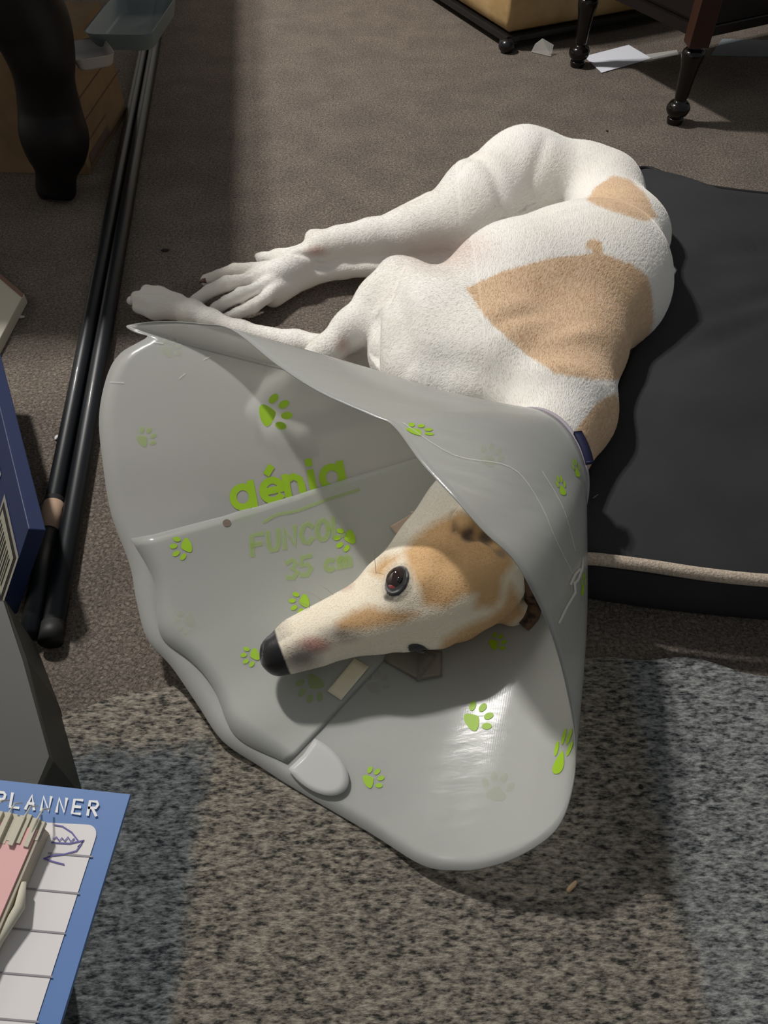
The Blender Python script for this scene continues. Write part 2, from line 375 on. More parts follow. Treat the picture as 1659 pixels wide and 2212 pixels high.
# translucent tub on the carton
tubm = mat('cloudy_plastic', (.20, .25, .25), .35, Alpha=.72)
tc_ = np.array(c3(.12, .0, hgt+.003)[:2])
def rrect(cx, cy, hx, hy, rad, ang, n=6):
    out = []
    for k, (sx, sy) in enumerate(((1, 1), (-1, 1), (-1, -1), (1, -1))):
        for i in range(n+1):
            a = math.radians(90*k+90*i/n); x = sx*(hx-rad)+rad*math.cos(a); y = sy*(hy-rad)+rad*math.sin(a)
            out.append((cx+x*math.cos(ang)-y*math.sin(ang), cy+x*math.sin(ang)+y*math.cos(ang)))
    return out
def tub(cx, cy, z, hx, hy, hh, ang, flare=1.12):
    rows = [(z, .9), (z+.004, 1), (z+hh, flare), (z+hh+.002, flare*1.04), (z+hh, flare*1.0-.03), (z+.008, .95), (z+.006, .85)]
    base = rrect(0, 0, hx, hy, min(hx, hy)*.35, 0); n = len(base); V = []
    for zz, s in rows:
        for p in base:
            V.append((cx+(p[0]*math.cos(ang)-p[1]*math.sin(ang))*s, cy+(p[0]*math.sin(ang)+p[1]*math.cos(ang))*s, zz))
    F = [(r*n+i, r*n+(i+1) % n, (r+1)*n+(i+1) % n, (r+1)*n+i) for r in range(len(rows)-1) for i in range(n)]
    F.append(tuple(range(n))[::-1]); F.append(tuple((len(rows)-1)*n+i for i in range(n)))
    return V, F
an1 = math.atan2(e1[1], e1[0])
p = W(290, 42, hgt+.03)
V, F = tub(p[0]-.005, p[1]+.015, hgt+.0035, .098, .054, .032, an1); tag(obj('plastic_tub', V, F, tubm), 'cloudy blue grey plastic tub on top of the brown carton', 'tub')
p = W(196, 108, hgt+.02)
V, F = tub(p[0], p[1]-.006, hgt+.0035, .040, .030, .020, an1+.5, 1.15); tag(obj('small_lid', V, F, mat('pale_plastic', (.42, .38, .35), .5)), 'small pale plastic dish on the carton beside the cloudy tub', 'dish')

# ------------------------------------------------------------------ things at the left edge
cream = mat('cream_card', (.62, .58, .47), .7); brn = mat('worn_brown_edge', (.22, .13, .09), .8)
a = W(52, 634, .018); b = W(-40, 556, .018); c = W(-8, 745, .018)
bk = thing('book', 'cream covered book corner on the carpet at the left edge', 'book', a)
e1_, e2_ = b-a, c-a
e1_[2] = e2_[2] = 0
V, F = hexa(a-np.array((0, 0, .0175)), e1_*2, e2_*1.6, (0, 0, .0175)); bevel(part('cover', V, F, cream, bk, smooth=False), .001)
V, F = hexa(a+e2_*.01+np.array((0, 0, .0003)), e1_*2, e2_*.075, (0, 0, .0008)); part('cover_edge', V, F, brn, bk, smooth=False, label='worn brown cover edge')

bluem = mat('blue_carton', (.008, .022, .085), .5)
C = np.array((-.378, .512, .112)); A = W(-6, 860, .115); B = np.array((-.425, .474, .026))
E1 = (A-C)*1.7; E2 = (B-C)*1.15
n_ = np.cross(A-C, B-C); n_ /= np.linalg.norm(n_); n_ = n_ if n_[2] > 0 else -n_
bb = thing('blue_box', 'dark blue carton with barcode label leaning at the left edge', 'box', C)
V, F = hexa(C, E1, E2, -n_*.018); bevel(part('carton', V, F, bluem, bb, smooth=False), .001)
def bmap(u, v, o=.0006): return C+E1*u+E2*v+n_*o
def quadp(u0, u1, v0, v1, o): return [bmap(u0, v0, o), bmap(u1, v0, o), bmap(u1, v1, o), bmap(u0, v1, o)], [(0, 1, 2, 3)]
V, F = quadp(.0, .26, .32, .97, .0006); lb = part('label_frame', V, F, mat('silver_foil', (.30, .29, .26), .4), bb, smooth=False, label='silver framed barcode label')
V, F = quadp(.015, .245, .37, .92, .001); part('label_border', V, F, mat('black_ink', (.01, .01, .01), .6), lb, smooth=False)
V, F = quadp(.03, .23, .42, .87, .0014); part('label', V, F, mat('label_paper', (.33, .32, .25), .7), lb, smooth=False)
bars = []
for k, (u, wd) in enumerate(((.05, .008), (.068, .004), (.082, .01), (.104, .004), (.12, .012), (.142, .005), (.156, .01), (.178, .004), (.192, .009), (.212, .005))):
    bars.append(quadp(u, u+wd, .5, .82, .0018))
V, F = merge(bars); part('barcode', V, F, mat('bar_ink', (.015, .015, .012), .7), lb, smooth=False)
V, F = quadp(.34, .75, .30, .9, .0007); part('printed_panel', V, F, mat('pale_print', (.36, .36, .33), .6), bb, smooth=False, label='pale printed panel')

olive = mat('grey_olive_plastic', (.034, .035, .029), .6)
P = [W(8, 1292, .10), W(55, 1420, .10), W(112, 1640, .10), W(60, 1760, .10), W(-160, 1760, .10), W(-160, 1292, .10)]
V, F = prism([tuple(p[:2]) for p in P], .0065, .10, .004)
ob = tag(obj('storage_box', V, F, olive, smooth=False), 'dull olive grey storage box between the blue carton and the planner', 'box')
# ------------------------------------------------------------------ planner and pad on a carton
zpl = .300
pc = W(281, 1716, zpl); tv = W(0, 1685, zpl)-pc; tv /= np.linalg.norm(tv); rv = W(130, 2212, zpl)-pc; rv /= np.linalg.norm(rv)
sup = thing('cardboard_box', 'plain brown carton carrying the blue planner', 'box', (-.5, 0, 0))
V, F = prism([(-.66, -.22), (-.262, -.22), (-.262, .12), (-.66, .12)], .0065, zpl-.0035); bevel(part('carton', V, F, cardm, sup, smooth=False))
V, F = prism([(-.66, -.055), (-.262, -.055), (-.262, -.015), (-.66, -.015)], zpl-.0036, zpl-.0031); part('packing_tape', V, F, tapem, sup, smooth=False)
plb = mat('planner_blue', (.12, .23, .50), .5); plw = mat('planner_paper', (.80, .765, .76), .6); plk = mat('grey_rule', (.33, .31, .33), .7)
pl = thing('wall_planner', 'blue bordered planner sheet with white rows at the lower left', 'planner', pc)
V, F = hexa(pc-np.array((0, 0, .0028)), tv*.42, rv*.33, (0, 0, .0028)); part('board', V, F, plb, pl, smooth=False)
def pm(x, y, o=.0004): p = W(x, y, zpl+o); return p
# white panel with a rounded upper right corner
q = W(214, 1788, zpl); rx = [W(214, 1791, zpl), W(78, 2212, zpl)]; rr_ = rx[1]-rx[0]; rr_ /= np.linalg.norm(rr_)
tt = W(0, 1773, zpl)-W(205, 1783, zpl); tt /= np.linalg.norm(tt)
crn = W(216, 1783, zpl)
pan = [crn+tt*.34]+[crn+tt*.007*(1-math.sin(a))+rr_*.007*(1-math.cos(a)) for a in np.linspace(0, math.pi/2, 7)]+[crn+rr_*.29, crn+rr_*.29+tt*.34]
V = [p+np.array((0, 0, .0005)) for p in pan]; part('row_panel', V, [tuple(range(len(V)))], plw, pl, smooth=False)
rows = []
for (x0, y0, x1, y1) in ((105, 1843, 198, 1850), (55, 1919, 170, 1930), (10, 2004, 140, 2016), (-30, 2098, 112, 2110), (-60, 2195, 82, 2207)):
    rows.append([(x0, y0), (x1, y1)])
V, F = ribbons(rows, 4, lambda x, y: pm(x, y, .0008)); part('row_line', V, F, plk, pl, smooth=False)
# lettering PLANNER
LT = {'P': [[(0, 0), (0, 1)], [(0, 1), (.5, 1), (.62, .85), (.6, .6), (.45, .5), (0, .5)]], 'L': [[(0, 1), (0, 0), (.6, 0)]],
      'A': [[(0, 0), (.3, 1), (.6, 0)], [(.12, .4), (.5, .4)]], 'N': [[(0, 0), (0, 1), (.55, 0), (.55, 1)]], 'E': [[(.55, 1), (0, 1), (0, 0), (.55, 0)], [(0, .5), (.48, .5)]],
      'R': [[(0, 0), (0, 1), (.5, 1), (.6, .8), (.5, .55), (0, .5)], [(.25, .5), (.6, 0)]],
      'F': [[(.55, 1), (0, 1), (0, 0)], [(0, .52), (.45, .52)]], 'U': [[(0, 1), (.02, .3), (.15, .03), (.4, .03), (.55, .3), (.55, 1)]],
      'C': [[(.6, .8), (.4, 1), (.15, .9), (0, .5), (.15, .1), (.4, 0), (.6, .2)]], 'O': [arc(.3, .5, .3, .5, 0, 360)],
      '3': [[(0, .9), (.3, 1), (.5, .75), (.25, .52), (.55, .3), (.3, 0), (0, .1)]], '5': [[(.55, 1), (.05, 1), (.03, .55), (.35, .6), (.55, .3), (.3, 0), (0, .08)]],
      'c': [arc(.25, .27, .25, .27, 50, 310)], 'm': [[(0, 0), (0, .55)], [(0, .4), (.15, .55), (.3, .4), (.3, 0)], [(.3, .4), (.45, .55), (.6, .4), (.6, 0)]]}
def word(s, org, ex, up, size, adv=.85):
    out = []; x = 0
    for ch_ in s:
        if ch_ in LT:
            for st in LT[ch_]:
                out.append([(org[0]+(x+p[0])*size*ex[0]+p[1]*size*up[0], org[1]+(x+p[0])*size*ex[1]+p[1]*size*up[1]) for p in st])
        x += adv if ch_ != ' ' else .6
    return out
ex = (1.0, .10); upv = (.18, -.98)
V, F = ribbons(word('PLANNER', (-12, 1740, ), ex, upv, 30, 1.12), 6, lambda x, y: pm(x, y, .0007)); part('lettering', V, F, mat('white_print', (.88, .88, .88), .6), pl, smooth=False)
ink = mat('violet_pen', (.14, .12, .38), .6)
scr = [[(118, 1782), (135, 1785), (155, 1798), (170, 1818)], [(112, 1820), (150, 1822), (182, 1815), (168, 1830), (178, 1818)], [(176, 1822), (165, 1838), (140, 1845), (112, 1848), (95, 1855)],
       [(95, 1855), (118, 1862), (138, 1867)], [(116, 1812), (122, 1808), (128, 1816), (134, 1810), (140, 1817), (147, 1808), (153, 1818), (160, 1812)]]
V, F = ribbons(scr, 3.2, lambda x, y: pm(x, y, .0009)); part('pen_marks', V, F, ink, pl, smooth=False)
# pink pad
zp = zpl+.001; zt = .312
pk = mat('pink_paper', (.80, .46, .45), .7); edgem = mat('cream_page_edge', (.52, .46, .36), .8)
k0 = W(92, 1786, zt); k1 = W(-25, 1762, zt)-k0; k2 = W(-12, 2030, zt)-k0
k1 *= .2/np.linalg.norm(k1); k2 *= .2/np.linalg.norm(k2)
pad = thing('notepad', 'pink notepad with torn perforated top lying on the planner', 'notepad', k0)
V, F = hexa(k0-np.array((0, 0, zt-zp)), k1, k2, (0, 0, zt-zp-.001)); part('page_block', V, F, edgem, pad, smooth=False)
V, F = hexa(k0+k1*.01+k2*.01-np.array((0, 0, .0009)), k1*.98, k2*.98, (0, 0, .0012)); part('pink_cover', V, F, pk, pad, smooth=False)
V, F = [], []
tm = mat('torn_paper', (.60, .56, .45), .8)
lst = []
for k in range(70):
    s = k/70*.95; c_ = k0+k1*s-k2*(.012+.012*random.random())+np.array((0, 0, -.004+.002*random.random()))
    lst.append(hexa(c_, k1*(.010+.006*random.random()), k2*(.045+.04*random.random()), (0, 0, .003+.0025*random.random())))
V, F = merge(lst); ps = part('torn_strip', V, F, tm, pad, smooth=False); ps['kind'] = 'stuff'
loops = []
for k in range(14):
    s = .01+k*.045+.01*random.random(); c_ = k0+k1*s
    loops.append(tube([c_+k2*.03+np.array((0, 0, .0005)), c_-k2*.01+np.array((0, 0, .002)), c_-k2*.045+np.array((0, 0, .0)), c_-k2*.06-np.array((0, 0, .008))], .0006, 8))
wirem = mat('clear_wire', (.62, .60, .52), .3, Alpha=.6)
for tb_ in loops: part('binding_loop', *tb_, wirem, pad)
V, F = tube([k0+k2*.14+np.array((.001, 0, -.003)), k0+k2*.2+np.array((.004, 0, -.004)), k0+k2*.28+np.array((.0, 0, -.005)), k0+k2*.36+np.array((-.001, 0, -.006))], [.0015, .003, .0025, .001], 8)
part('curled_page_corner', V, F, tm, pad)

# ================================================================== THE DOG (one continuous surface)
HH = 0.0025
O_ = np.array((-.47, .30, -.012)); DIM = np.array((int(1.03/HH), int(1.27/HH), int(.27/HH)))
D = np.full(DIM, .5, np.float32)
ax = [O_[i]+np.arange(DIM[i], dtype=np.float32)*HH for i in range(3)]
def region(lo, hi):
    s = []
    for i in range(3):
        a = int(max(0, math.floor((lo[i]-O_[i])/HH))); b = int(min(DIM[i], math.ceil((hi[i]-O_[i])/HH)+1)); s.append(slice(a, max(a, b)))
    return tuple(s), ax[0][s[0]][:, None, None], ax[1][s[1]][None, :, None], ax[2][s[2]][None, None, :]
def smin(a, b, k):
    h = np.maximum(k-np.abs(a-b), 0)/k
    return np.minimum(a, b)-h*h*k*.25
def cap(a, ra, b, rb, k=.02, sq=1.0, axis=(0, 0, 1), sub=False):
    a = np.array(a, float); b = np.array(b, float); w_ = np.array(axis, float); m = max(ra, rb)*max(1, sq)+k+.012
    s, X, Y, Z = region(np.minimum(a, b)-m, np.maximum(a, b)+m)
    if any(q.stop <= q.start for q in s): return
    px, py, pz = X-a[0], Y-a[1], Z-a[2]; ab = b-a
    if sq != 1:
        e = (px*w_[0]+py*w_[1]+pz*w_[2])*(1/sq-1); px, py, pz = px+e*w_[0], py+e*w_[1], pz+e*w_[2]
        ab = ab+w_*np.dot(ab, w_)*(1/sq-1)
    L2 = np.dot(ab, ab)+1e-9
    t = np.clip((px*ab[0]+py*ab[1]+pz*ab[2])/L2, 0, 1)
    d = np.sqrt((px-t*ab[0])**2+(py-t*ab[1])**2+(pz-t*ab[2])**2)-(ra+(rb-ra)*t)
    if sub: D[s] = -smin(-D[s], d, k)
    else: D[s] = smin(D[s], d.astype(np.float32), k)
def ell(c, rad, R=None, k=.02, sub=False):
    c = np.array(c, float); m = max(rad)+k+.012; R = np.eye(3) if R is None else R
    s, X, Y, Z = region(c-m, c+m); dx, dy, dz = X-c[0], Y-c[1], Z-c[2]
    q = [(dx*R[i][0]+dy*R[i][1]+dz*R[i][2])/rad[i] for i in range(3)]
    k0_ = np.sqrt(q[0]**2+q[1]**2+q[2]**2)+1e-6
    k1_ = np.sqrt((q[0]/rad[0])**2+(q[1]/rad[1])**2+(q[2]/rad[2])**2)+1e-6
    d = k0_*(k0_-1)/k1_
    if sub: D[s] = -smin(-D[s], d, k)
    else: D[s] = smin(D[s], d.astype(np.float32), k)
def pc_(x, y, z, r):          # centre and radius from outline size
    p = W(x, y, z); return p, r*depth(p)/FPX
def chain(pts, k=.02, sq=1.0):
    for (p, q) in zip(pts[:-1], pts[1:]):
        a, ra = pc_(*p); b, rb = pc_(*q); cap(a, ra, b, rb, k, sq)
# trunk
chain([(1240, 394, .085, 80), (1294, 417, .085, 80), (1340, 510, .09, 88)], .04, .95)
chain([(1126, 622, .118, 154), (1272, 600, .105, 158)], .035, .92)
chain([(1272, 600, .10, 156), (1338, 515, .09, 88)], .05, .9)
chain([(1010, 735, .10, 150), (1222, 735, .10, 118)], .05, .8)
chain([(1090, 690, .10, 160), (1256, 650, .10, 138)], .05, .82)
chain([(970, 790, .09, 150), (1150, 830, .095, 125)], .05, .8)
chain([(1100, 830, .10, 130), (1200, 895, .10, 104)], .05, .9)
chain([(1235, 765, .10, 102), (1212, 880, .10, 92)], .04)
chain([(1200, 895, .10, 100), (1168, 985, .10, 82), (1115, 1060, .095, 98), (1040, 1120, .085, 104)], .04)
chain([(1040, 1110, .085, 104), (985, 1175, .07, 90), (930, 1200, .065, 70)], .04)
# shoulder blade and upper arm
chain([(1060, 760, .13, 90), (930, 690, .135, 54), (868, 604, .125, 34)], .05)
chain([(868, 600, .125, 36), (851, 580, .122, 18)], .02)
chain([(880, 660, .10, 70), (860, 760, .08, 60)], .04)
# upper foreleg
chain([(852, 598, .12, 34), (818, 648, .108, 42), (760, 712, .092, 38), (700, 765, .075, 31), (640, 812, .06, 26), (598, 846, .048, 32)], .02)
chain([(598, 846, .048, 30), (560, 890, .03, 24), (600, 930, .022, 26), (650, 940, .02, 22)], .015)
# lower foreleg
chain([(860, 790, .05, 55), (780, 765, .042, 34), (640, 742, .035, 25), (520, 716, .03, 20), (455, 692, .028, 21), (415, 676, .027, 25), (370, 662, .027, 24)], .015)
chain([(372, 668, .026, 22), (335, 672, .024, 18), (300, 664, .020, 14)], .008)
chain([(385, 655, .030, 20), (345, 638, .030, 17), (318, 628, .030, 13)], .008)
chain([(372, 660, .032, 18), (330, 655, .034, 16), (296, 642, .030, 13)], .006)
chain([(360, 650, .026, 18), (310, 646, .022, 15), (284, 650, .02, 10)], .006)
for pts in ([(365, 646, .052, 3.5), (330, 640, .050, 4), (300, 634, .04, 5)], [(362, 662, .052, 3.5), (328, 660, .050, 4), (290, 652, .04, 5)]):
    for (p_, q_) in zip(pts[:-1], pts[1:]):
        a_, ra_ = pc_(*p_); b_, rb_ = pc_(*q_); cap(a_, ra_, b_, rb_, .004, sub=True)
# upper hind leg
chain([(1240, 395, .092, 78), (1130, 392, .088, 104), (1040, 440, .084, 92), (985, 480, .076, 74)], .022)
chain([(985, 482, .076, 72), (895, 502, .072, 49), (800, 516, .063, 35), (735, 527, .058, 29), (695, 538, .055, 30)], .03)
chain([(930, 440, .07, 24), (800, 492, .06, 12), (676, 514, .058, 10)], .02)      # tendon to the point of the hock
chain([(676, 514, .058, 11), (690, 540, .055, 26)], .02)
chain([(690, 540, .055, 29), (640, 572, .046, 29), (598, 596, .038, 30)], .015)
chain([(650, 545, .045, 16), (600, 560, .037, 18), (570, 560, .03, 12), (556, 553, .028, 6)], .012)
# hind paw: four toes, knuckles high, gaps cut between them
chain([(598, 596, .034, 31), (560, 612, .028, 33)], .012)
for pts in ([(585, 580, .040, 17), (545, 582, .040, 14), (508, 585, .042, 15.5), (474, 596, .028, 13), (446, 606, .013, 13)],
            [(585, 594, .042, 17), (540, 602, .042, 14), (492, 612, .043, 16.5), (452, 630, .028, 14), (424, 650, .013, 14)],
            [(590, 606, .040, 17), (560, 622, .040, 14), (520, 637, .042, 16.5), (488, 652, .028, 14), (466, 668, .013, 14)],
            [(600, 616, .034, 17), (575, 643, .034, 13), (545, 663, .032, 15), (510, 678, .022, 13), (482, 692, .011, 12)]):
    chain(pts, .003)
for pts in ([(540, 592, .05, 3.5), (500, 600, .047, 4.5), (462, 616, .032, 5), (430, 628, .02, 6)], [(540, 612, .05, 3.5), (505, 626, .048, 4.5), (468, 646, .032, 5), (440, 664, .02, 6)], [(560, 640, .046, 3.5), (530, 652, .042, 4.5), (498, 668, .03, 5), (468, 684, .02, 6)]):
    for (p_, q_) in zip(pts[:-1], pts[1:]):
        a_, ra_ = pc_(*p_); b_, rb_ = pc_(*q_); cap(a_, ra_, b_, rb_, .004, sub=True)
# lower hind leg
chain([(1050, 560, .05, 40), (960, 572, .035, 24), (850, 577, .032, 20), (740, 582, .03, 18), (660, 600, .026, 20), (590, 640, .018, 24)], .012)
# withers bump
chain([(1415, 585, .095, 26), (1451, 586, .095, 9)], .012)
chain([(1410, 606, .09, 26), (1448, 612, .09, 7)], .012)

# ---- head frame
nose_p = W(589, 1437, .064); occ_p = W(1085, 1242, .092)
Fh = nose_p-occ_p; HL = np.linalg.norm(Fh); Fh /= HL
mid = (nose_p+occ_p)/2; toC = np.array((0, 0, H))-mid; toC -= Fh*np.dot(toC, Fh); toC /= np.linalg.norm(toC)
side = np.cross(toC, Fh); side /= np.linalg.norm(side)
if to_px(np.array([mid+side*.05]))[0][1] > to_px(np.array([mid]))[0][1]: side = -side      # side: towards upper edge of the photo
ROLL = math.radians(30)
Dh = toC*math.cos(ROLL)-side*math.sin(ROLL); Lh = side*math.cos(ROLL)+toC*math.sin(ROLL)
HO = occ_p
SC = HL/.245
Rh = np.array((Fh, Lh, Dh))
def hp(x, y, z): return HO+(Fh*x+Lh*y+Dh*z)*SC
def hcap(a, ra, b, rb, k=.012, sq=1, ax_=2, sub=False): cap(hp(*a), ra*SC, hp(*b), rb*SC, k, sq, Rh[ax_], sub)
def hell(c, r, k=.012, sub=False): ell(hp(*c), [q*SC for q in r], Rh, k, sub)
hell((.035, 0, -.004), (.062, .047, .042), .02)                  # skull
hcap((.07, 0, .0), .040, (.13, 0, -.006), .031, .02)             # forehead to stop
hcap((.12, 0, -.010), .034, (.225, 0, -.018), .0225, .015)       # muzzle
hcap((.20, 0, -.013), .0225, (.236, 0, -.014), .019, .01)
for s_ in (1, -1):
    hcap((.03, s_*.036, -.028), .026, (.09, s_*.026, -.032), .022, .025)   # cheek muscle
    hcap((.055, s_*.041, -.006), .013, (.115, s_*.031, -.012), .011, .018)   # cheekbone
    hcap((.082, s_*.030, .010), .014, (.112, s_*.022, .010), .010, .014)   # brow
    hcap((.13, s_*.016, -.032), .019, (.215, s_*.010, -.028), .014, .012)   # lips
hcap((.02, .004, -.064), .044, (.105, .004, -.060), .030, .03)          # jaw
hcap((.10, 0, -.052), .025, (.215, 0, -.040), .0145, .012)
EY = [(.099, .0370, .003), (.099, -.0370, .003)]
# nose leather
hell((.241, 0, -.014), (.0135, .019, .0165), .005)
for s_ in (1, -1): hcap((.2530, s_*.0085, -.012), .0035, (.249, s_*.016, -.014), .0022, .002, sub=True)
# ears: visible one folded back as a small knob with its canal, other one pressed on the far side
def probe(px, py, push=0.0):
    d = np.array(ray(px, py)); o = np.array((0, 0, H))
    best = (9, o+d*.8)
    for t in np.arange(.45, 1.6, .0015):
        p = o+d*t; g = ((p-O_)/HH).astype(int)
        if (g >= 0).all() and (g < DIM).all():
            v = float(D[tuple(g)])
            if v < 0: return p-d*push
            if v < best[0]: best = (v, p)
    return best[1]
EYES = []
for (ex_, ey_, ra1, ra2, ang_e) in ((858, 1256, 20, 31, 64), (904, 1404, 8, 19, -18)):
    c_e = probe(ex_, ey_); aE = math.radians(ang_e)
    mE = depth(c_e)/FPX
    rim_ = [probe(ex_+(ra2+1)*math.cos(t)*math.cos(aE)+(ra1+1)*math.sin(t)*math.sin(aE), ey_-(ra2+1)*math.cos(t)*math.sin(aE)+(ra1+1)*math.sin(t)*math.cos(aE)) for t in np.linspace(0, 2*math.pi, 17)]
    EYES.append((c_e, ra1*mE, ra2*mE, aE, rim_, (ex_, ey_, ra1, ra2)))
for e_ in EYES[:1]:
    for a_, b_ in zip(e_[4][:-1], e_[4][1:]):
        if np.linalg.norm(a_-b_) < .02: cap(a_, .0026, b_, .0026, .005)
ear_c = probe(1003, 1122, -.002)
def ecap(p, q_, r0, r1, k=.003, push=.0, sub=False): cap(probe(*p, push), r0, probe(*q_, push), r1, k, sub=sub)
e_pts = [probe(x, y, .003) for x, y in ((1012, 1106), (998, 1122), (1004, 1136), (1060, 1130), (1110, 1165))]
g_pts = [probe(x, y, .0) for x, y in ((982, 1112), (988, 1142), (1012, 1156), (1050, 1162), (1085, 1190))]
for a_, b_ in zip(g_pts[:-1], g_pts[1:]): cap(a_, .0045, b_, .0045, .004, sub=True)
cap(e_pts[0], .0095, e_pts[1], .0105, .004); cap(e_pts[1], .0105, e_pts[2], .0095, .004)
cap(e_pts[0], .010, e_pts[3], .012, .006); cap(e_pts[3], .012, e_pts[4], .014, .006)
hcap((.0, -.046, .0), .014, (-.035, -.050, -.006), .012, .01)
# floor contact
s, X, Y, Z = region(O_, O_+DIM*HH)
D = np.maximum(D, (.0015-Z)+np.zeros((1, 1, 1), np.float32)).astype(np.float32)

def surface_nets(D):
    S = D < 0
    cnt = np.zeros(np.array(D.shape)-1, np.int8)
    for i in (0, 1):
        for j in (0, 1):
            for k in (0, 1): cnt += S[i:D.shape[0]-1+i, j:D.shape[1]-1+j, k:D.shape[2]-1+k]
    act = (cnt > 0) & (cnt < 8); I = np.argwhere(act); idm = np.full(cnt.shape, -1, np.int32); idm[act] = np.arange(len(I))
    co = [(i, j, k) for i in (0, 1) for j in (0, 1) for k in (0, 1)]
    val = {c: D[I[:, 0]+c[0], I[:, 1]+c[1], I[:, 2]+c[2]] for c in co}
    acc = np.zeros((len(I), 3)); n = np.zeros(len(I))
    for c in co:
        for a_ in range(3):
            if c[a_] == 0:
                c2 = list(c); c2[a_] = 1; c2 = tuple(c2); v0, v1 = val[c], val[c2]; m = (v0 < 0) != (v1 < 0)
                t = np.where(m, v0/(v0-v1+1e-12), 0)
                p = np.tile(np.array(c, float), (len(I), 1)); p[:, a_] += t
                acc[m] += p[m]; n[m] += 1
    V = O_+(I+acc/n[:, None])*HH
    Q = []
    for a_ in range(3):
        sl0 = [slice(None)]*3; sl1 = [slice(None)]*3; sl0[a_] = slice(0, -1); sl1[a_] = slice(1, None)
        s0, s1 = S[tuple(sl0)], S[tuple(sl1)]; E = np.argwhere(s0 != s1); flip = s0[tuple(E.T)]
        b_, c_ = [(1, 2), (2, 0), (0, 1)][a_]
        ok = (E[:, b_] > 0) & (E[:, c_] > 0) & (E[:, b_] < D.shape[b_]-1) & (E[:, c_] < D.shape[c_]-1); E = E[ok]; flip = flip[ok]
        def cell(db, dc):
            q = E.copy(); q[:, b_] -= db; q[:, c_] -= dc; return idm[tuple(q.T)]
        q = np.stack((cell(1, 1), cell(0, 1), cell(0, 0), cell(1, 0)), 1)
        q[~flip] = q[~flip][:, ::-1]; Q.append(q)
    return V, np.concatenate(Q)
V, Q = surface_nets(D)
# keep the one big connected surface, relax a little
nb = np.zeros_like(V); nc = np.zeros(len(V))
def relax(V, it, lam=.5):
    for _ in range(it):
        acc = np.zeros_like(V); n = np.zeros(len(V))
        for a_ in range(4):
            i, j = Q[:, a_], Q[:, (a_+1) % 4]
            for c_ in range(3): acc[:, c_] += np.bincount(i, V[j, c_], len(V))+np.bincount(j, V[i, c_], len(V))
            n += np.bincount(i, minlength=len(V))+np.bincount(j, minlength=len(V))
        V = V+lam*(acc/np.maximum(n, 1)[:, None]-V)
    return V
V = relax(V, 3, .4)
def vnormals(V):
    n = np.cross(V[Q[:, 2]]-V[Q[:, 0]], V[Q[:, 3]]-V[Q[:, 1]]); N = np.zeros_like(V)
    for a_ in range(4):
        for c_ in range(3): N[:, c_] += np.bincount(Q[:, a_], n[:, c_], len(V))
    return N/(np.linalg.norm(N, axis=1)[:, None]+1e-12)
VN = vnormals(V)
PX = to_px(V)
def bodyY(v): return np.ones(len(v))
def poly_mask(poly, soft=6):
    P = np.array(poly, float); x, y = PX[:, 0], PX[:, 1]; inside = np.zeros(len(x), bool); dm = np.full(len(x), 1e9)
    for i in range(len(P)):
        a, b = P[i], P[(i+1) % len(P)]
        c = ((a[1] > y) != (b[1] > y)) & (x < (b[0]-a[0])*(y-a[1])/(b[1]-a[1]+1e-9)+a[0]); inside ^= c
        ab = b-a; t = np.clip(((x-a[0])*ab[0]+(y-a[1])*ab[1])/(ab@ab), 0, 1)
        dm = np.minimum(dm, np.hypot(x-a[0]-t*ab[0], y-a[1]-t*ab[1]))
    sd = np.where(inside, dm, -dm); return np.clip(sd/soft*.5+.5, 0, 1)
head_side = ((V-HO)@Fh > -.03*SC) & (V[:, 1] < .62)
body_side = ~head_side
up = VN[:, 2] > -.35
tan = np.zeros(len(V)); 
for pl_ in ([(1008, 622), (1090, 585), (1190, 558), (1255, 552), (1290, 545), (1330, 560), (1362, 570), (1400, 600), (1408, 640), (1412, 690), (1398, 740), (1375, 790), (1340, 822), (1270, 824), (1195, 812), (1140, 770), (1090, 725), (1045, 680)],
            [(1268, 432), (1290, 400), (1325, 380), (1360, 388), (1395, 420), (1420, 470), (1395, 480), (1340, 462), (1290, 445)],
            [(1265, 525), (1280, 516), (1300, 525), (1302, 545), (1295, 560), (1280, 560), (1278, 540), (1266, 538)],
            [(1330, 850), (1292, 870), (1262, 905), (1232, 945), (1245, 1000), (1275, 1030), (1320, 1000), (1345, 900)]):
    tan = np.maximum(tan, poly_mask(pl_, 9)*body_side*up)
# face markings
face = np.zeros(len(V))
for pl_ in ([(990, 1106), (934, 1132), (897, 1160), (872, 1192), (880, 1222), (905, 1270), (915, 1308), (963, 1313), (1001, 1289), (1030, 1283), (1025, 1313), (1069, 1313), (1083, 1289), (1085, 1250), (1112, 1212), (1100, 1169), (1040, 1110)],
            [(1122, 1290), (1135, 1328), (1078, 1367), (1011, 1396), (948, 1412), (958, 1381), (1006, 1352), (1054, 1333), (1083, 1309), (1103, 1260)],
            [(725, 1345), (760, 1322), (799, 1309), (828, 1318), (905, 1325), (870, 1345), (800, 1358), (731, 1366)],
            [(800, 1235), (830, 1205), (865, 1200), (840, 1225), (825, 1250)]):
    face = np.maximum(face, poly_mask(pl_, 17)*head_side)
pale = np.clip(poly_mask([(560, 1480), (560, 1330), (700, 1240), (880, 1120), (1010, 1040), (1160, 1100), (1160, 1400), (900, 1440)], 60)*head_side, 0, 1)
hx = (V-HO)@Fh/SC; hy = (V-HO)@Lh/SC; hz = (V-HO)@Dh/SC
black = np.clip((hx-.230)/.005, 0, 1)*head_side*(hz < .03)
black = np.maximum(black, np.clip((hx-.230-(hz < -.03)*.008)/.004, 0, 1)*head_side)
smoke = np.clip(1-np.hypot((PX[:, 0]-650)/55, (PX[:, 1]-1420)/38), 0, 1)*1.3*head_side
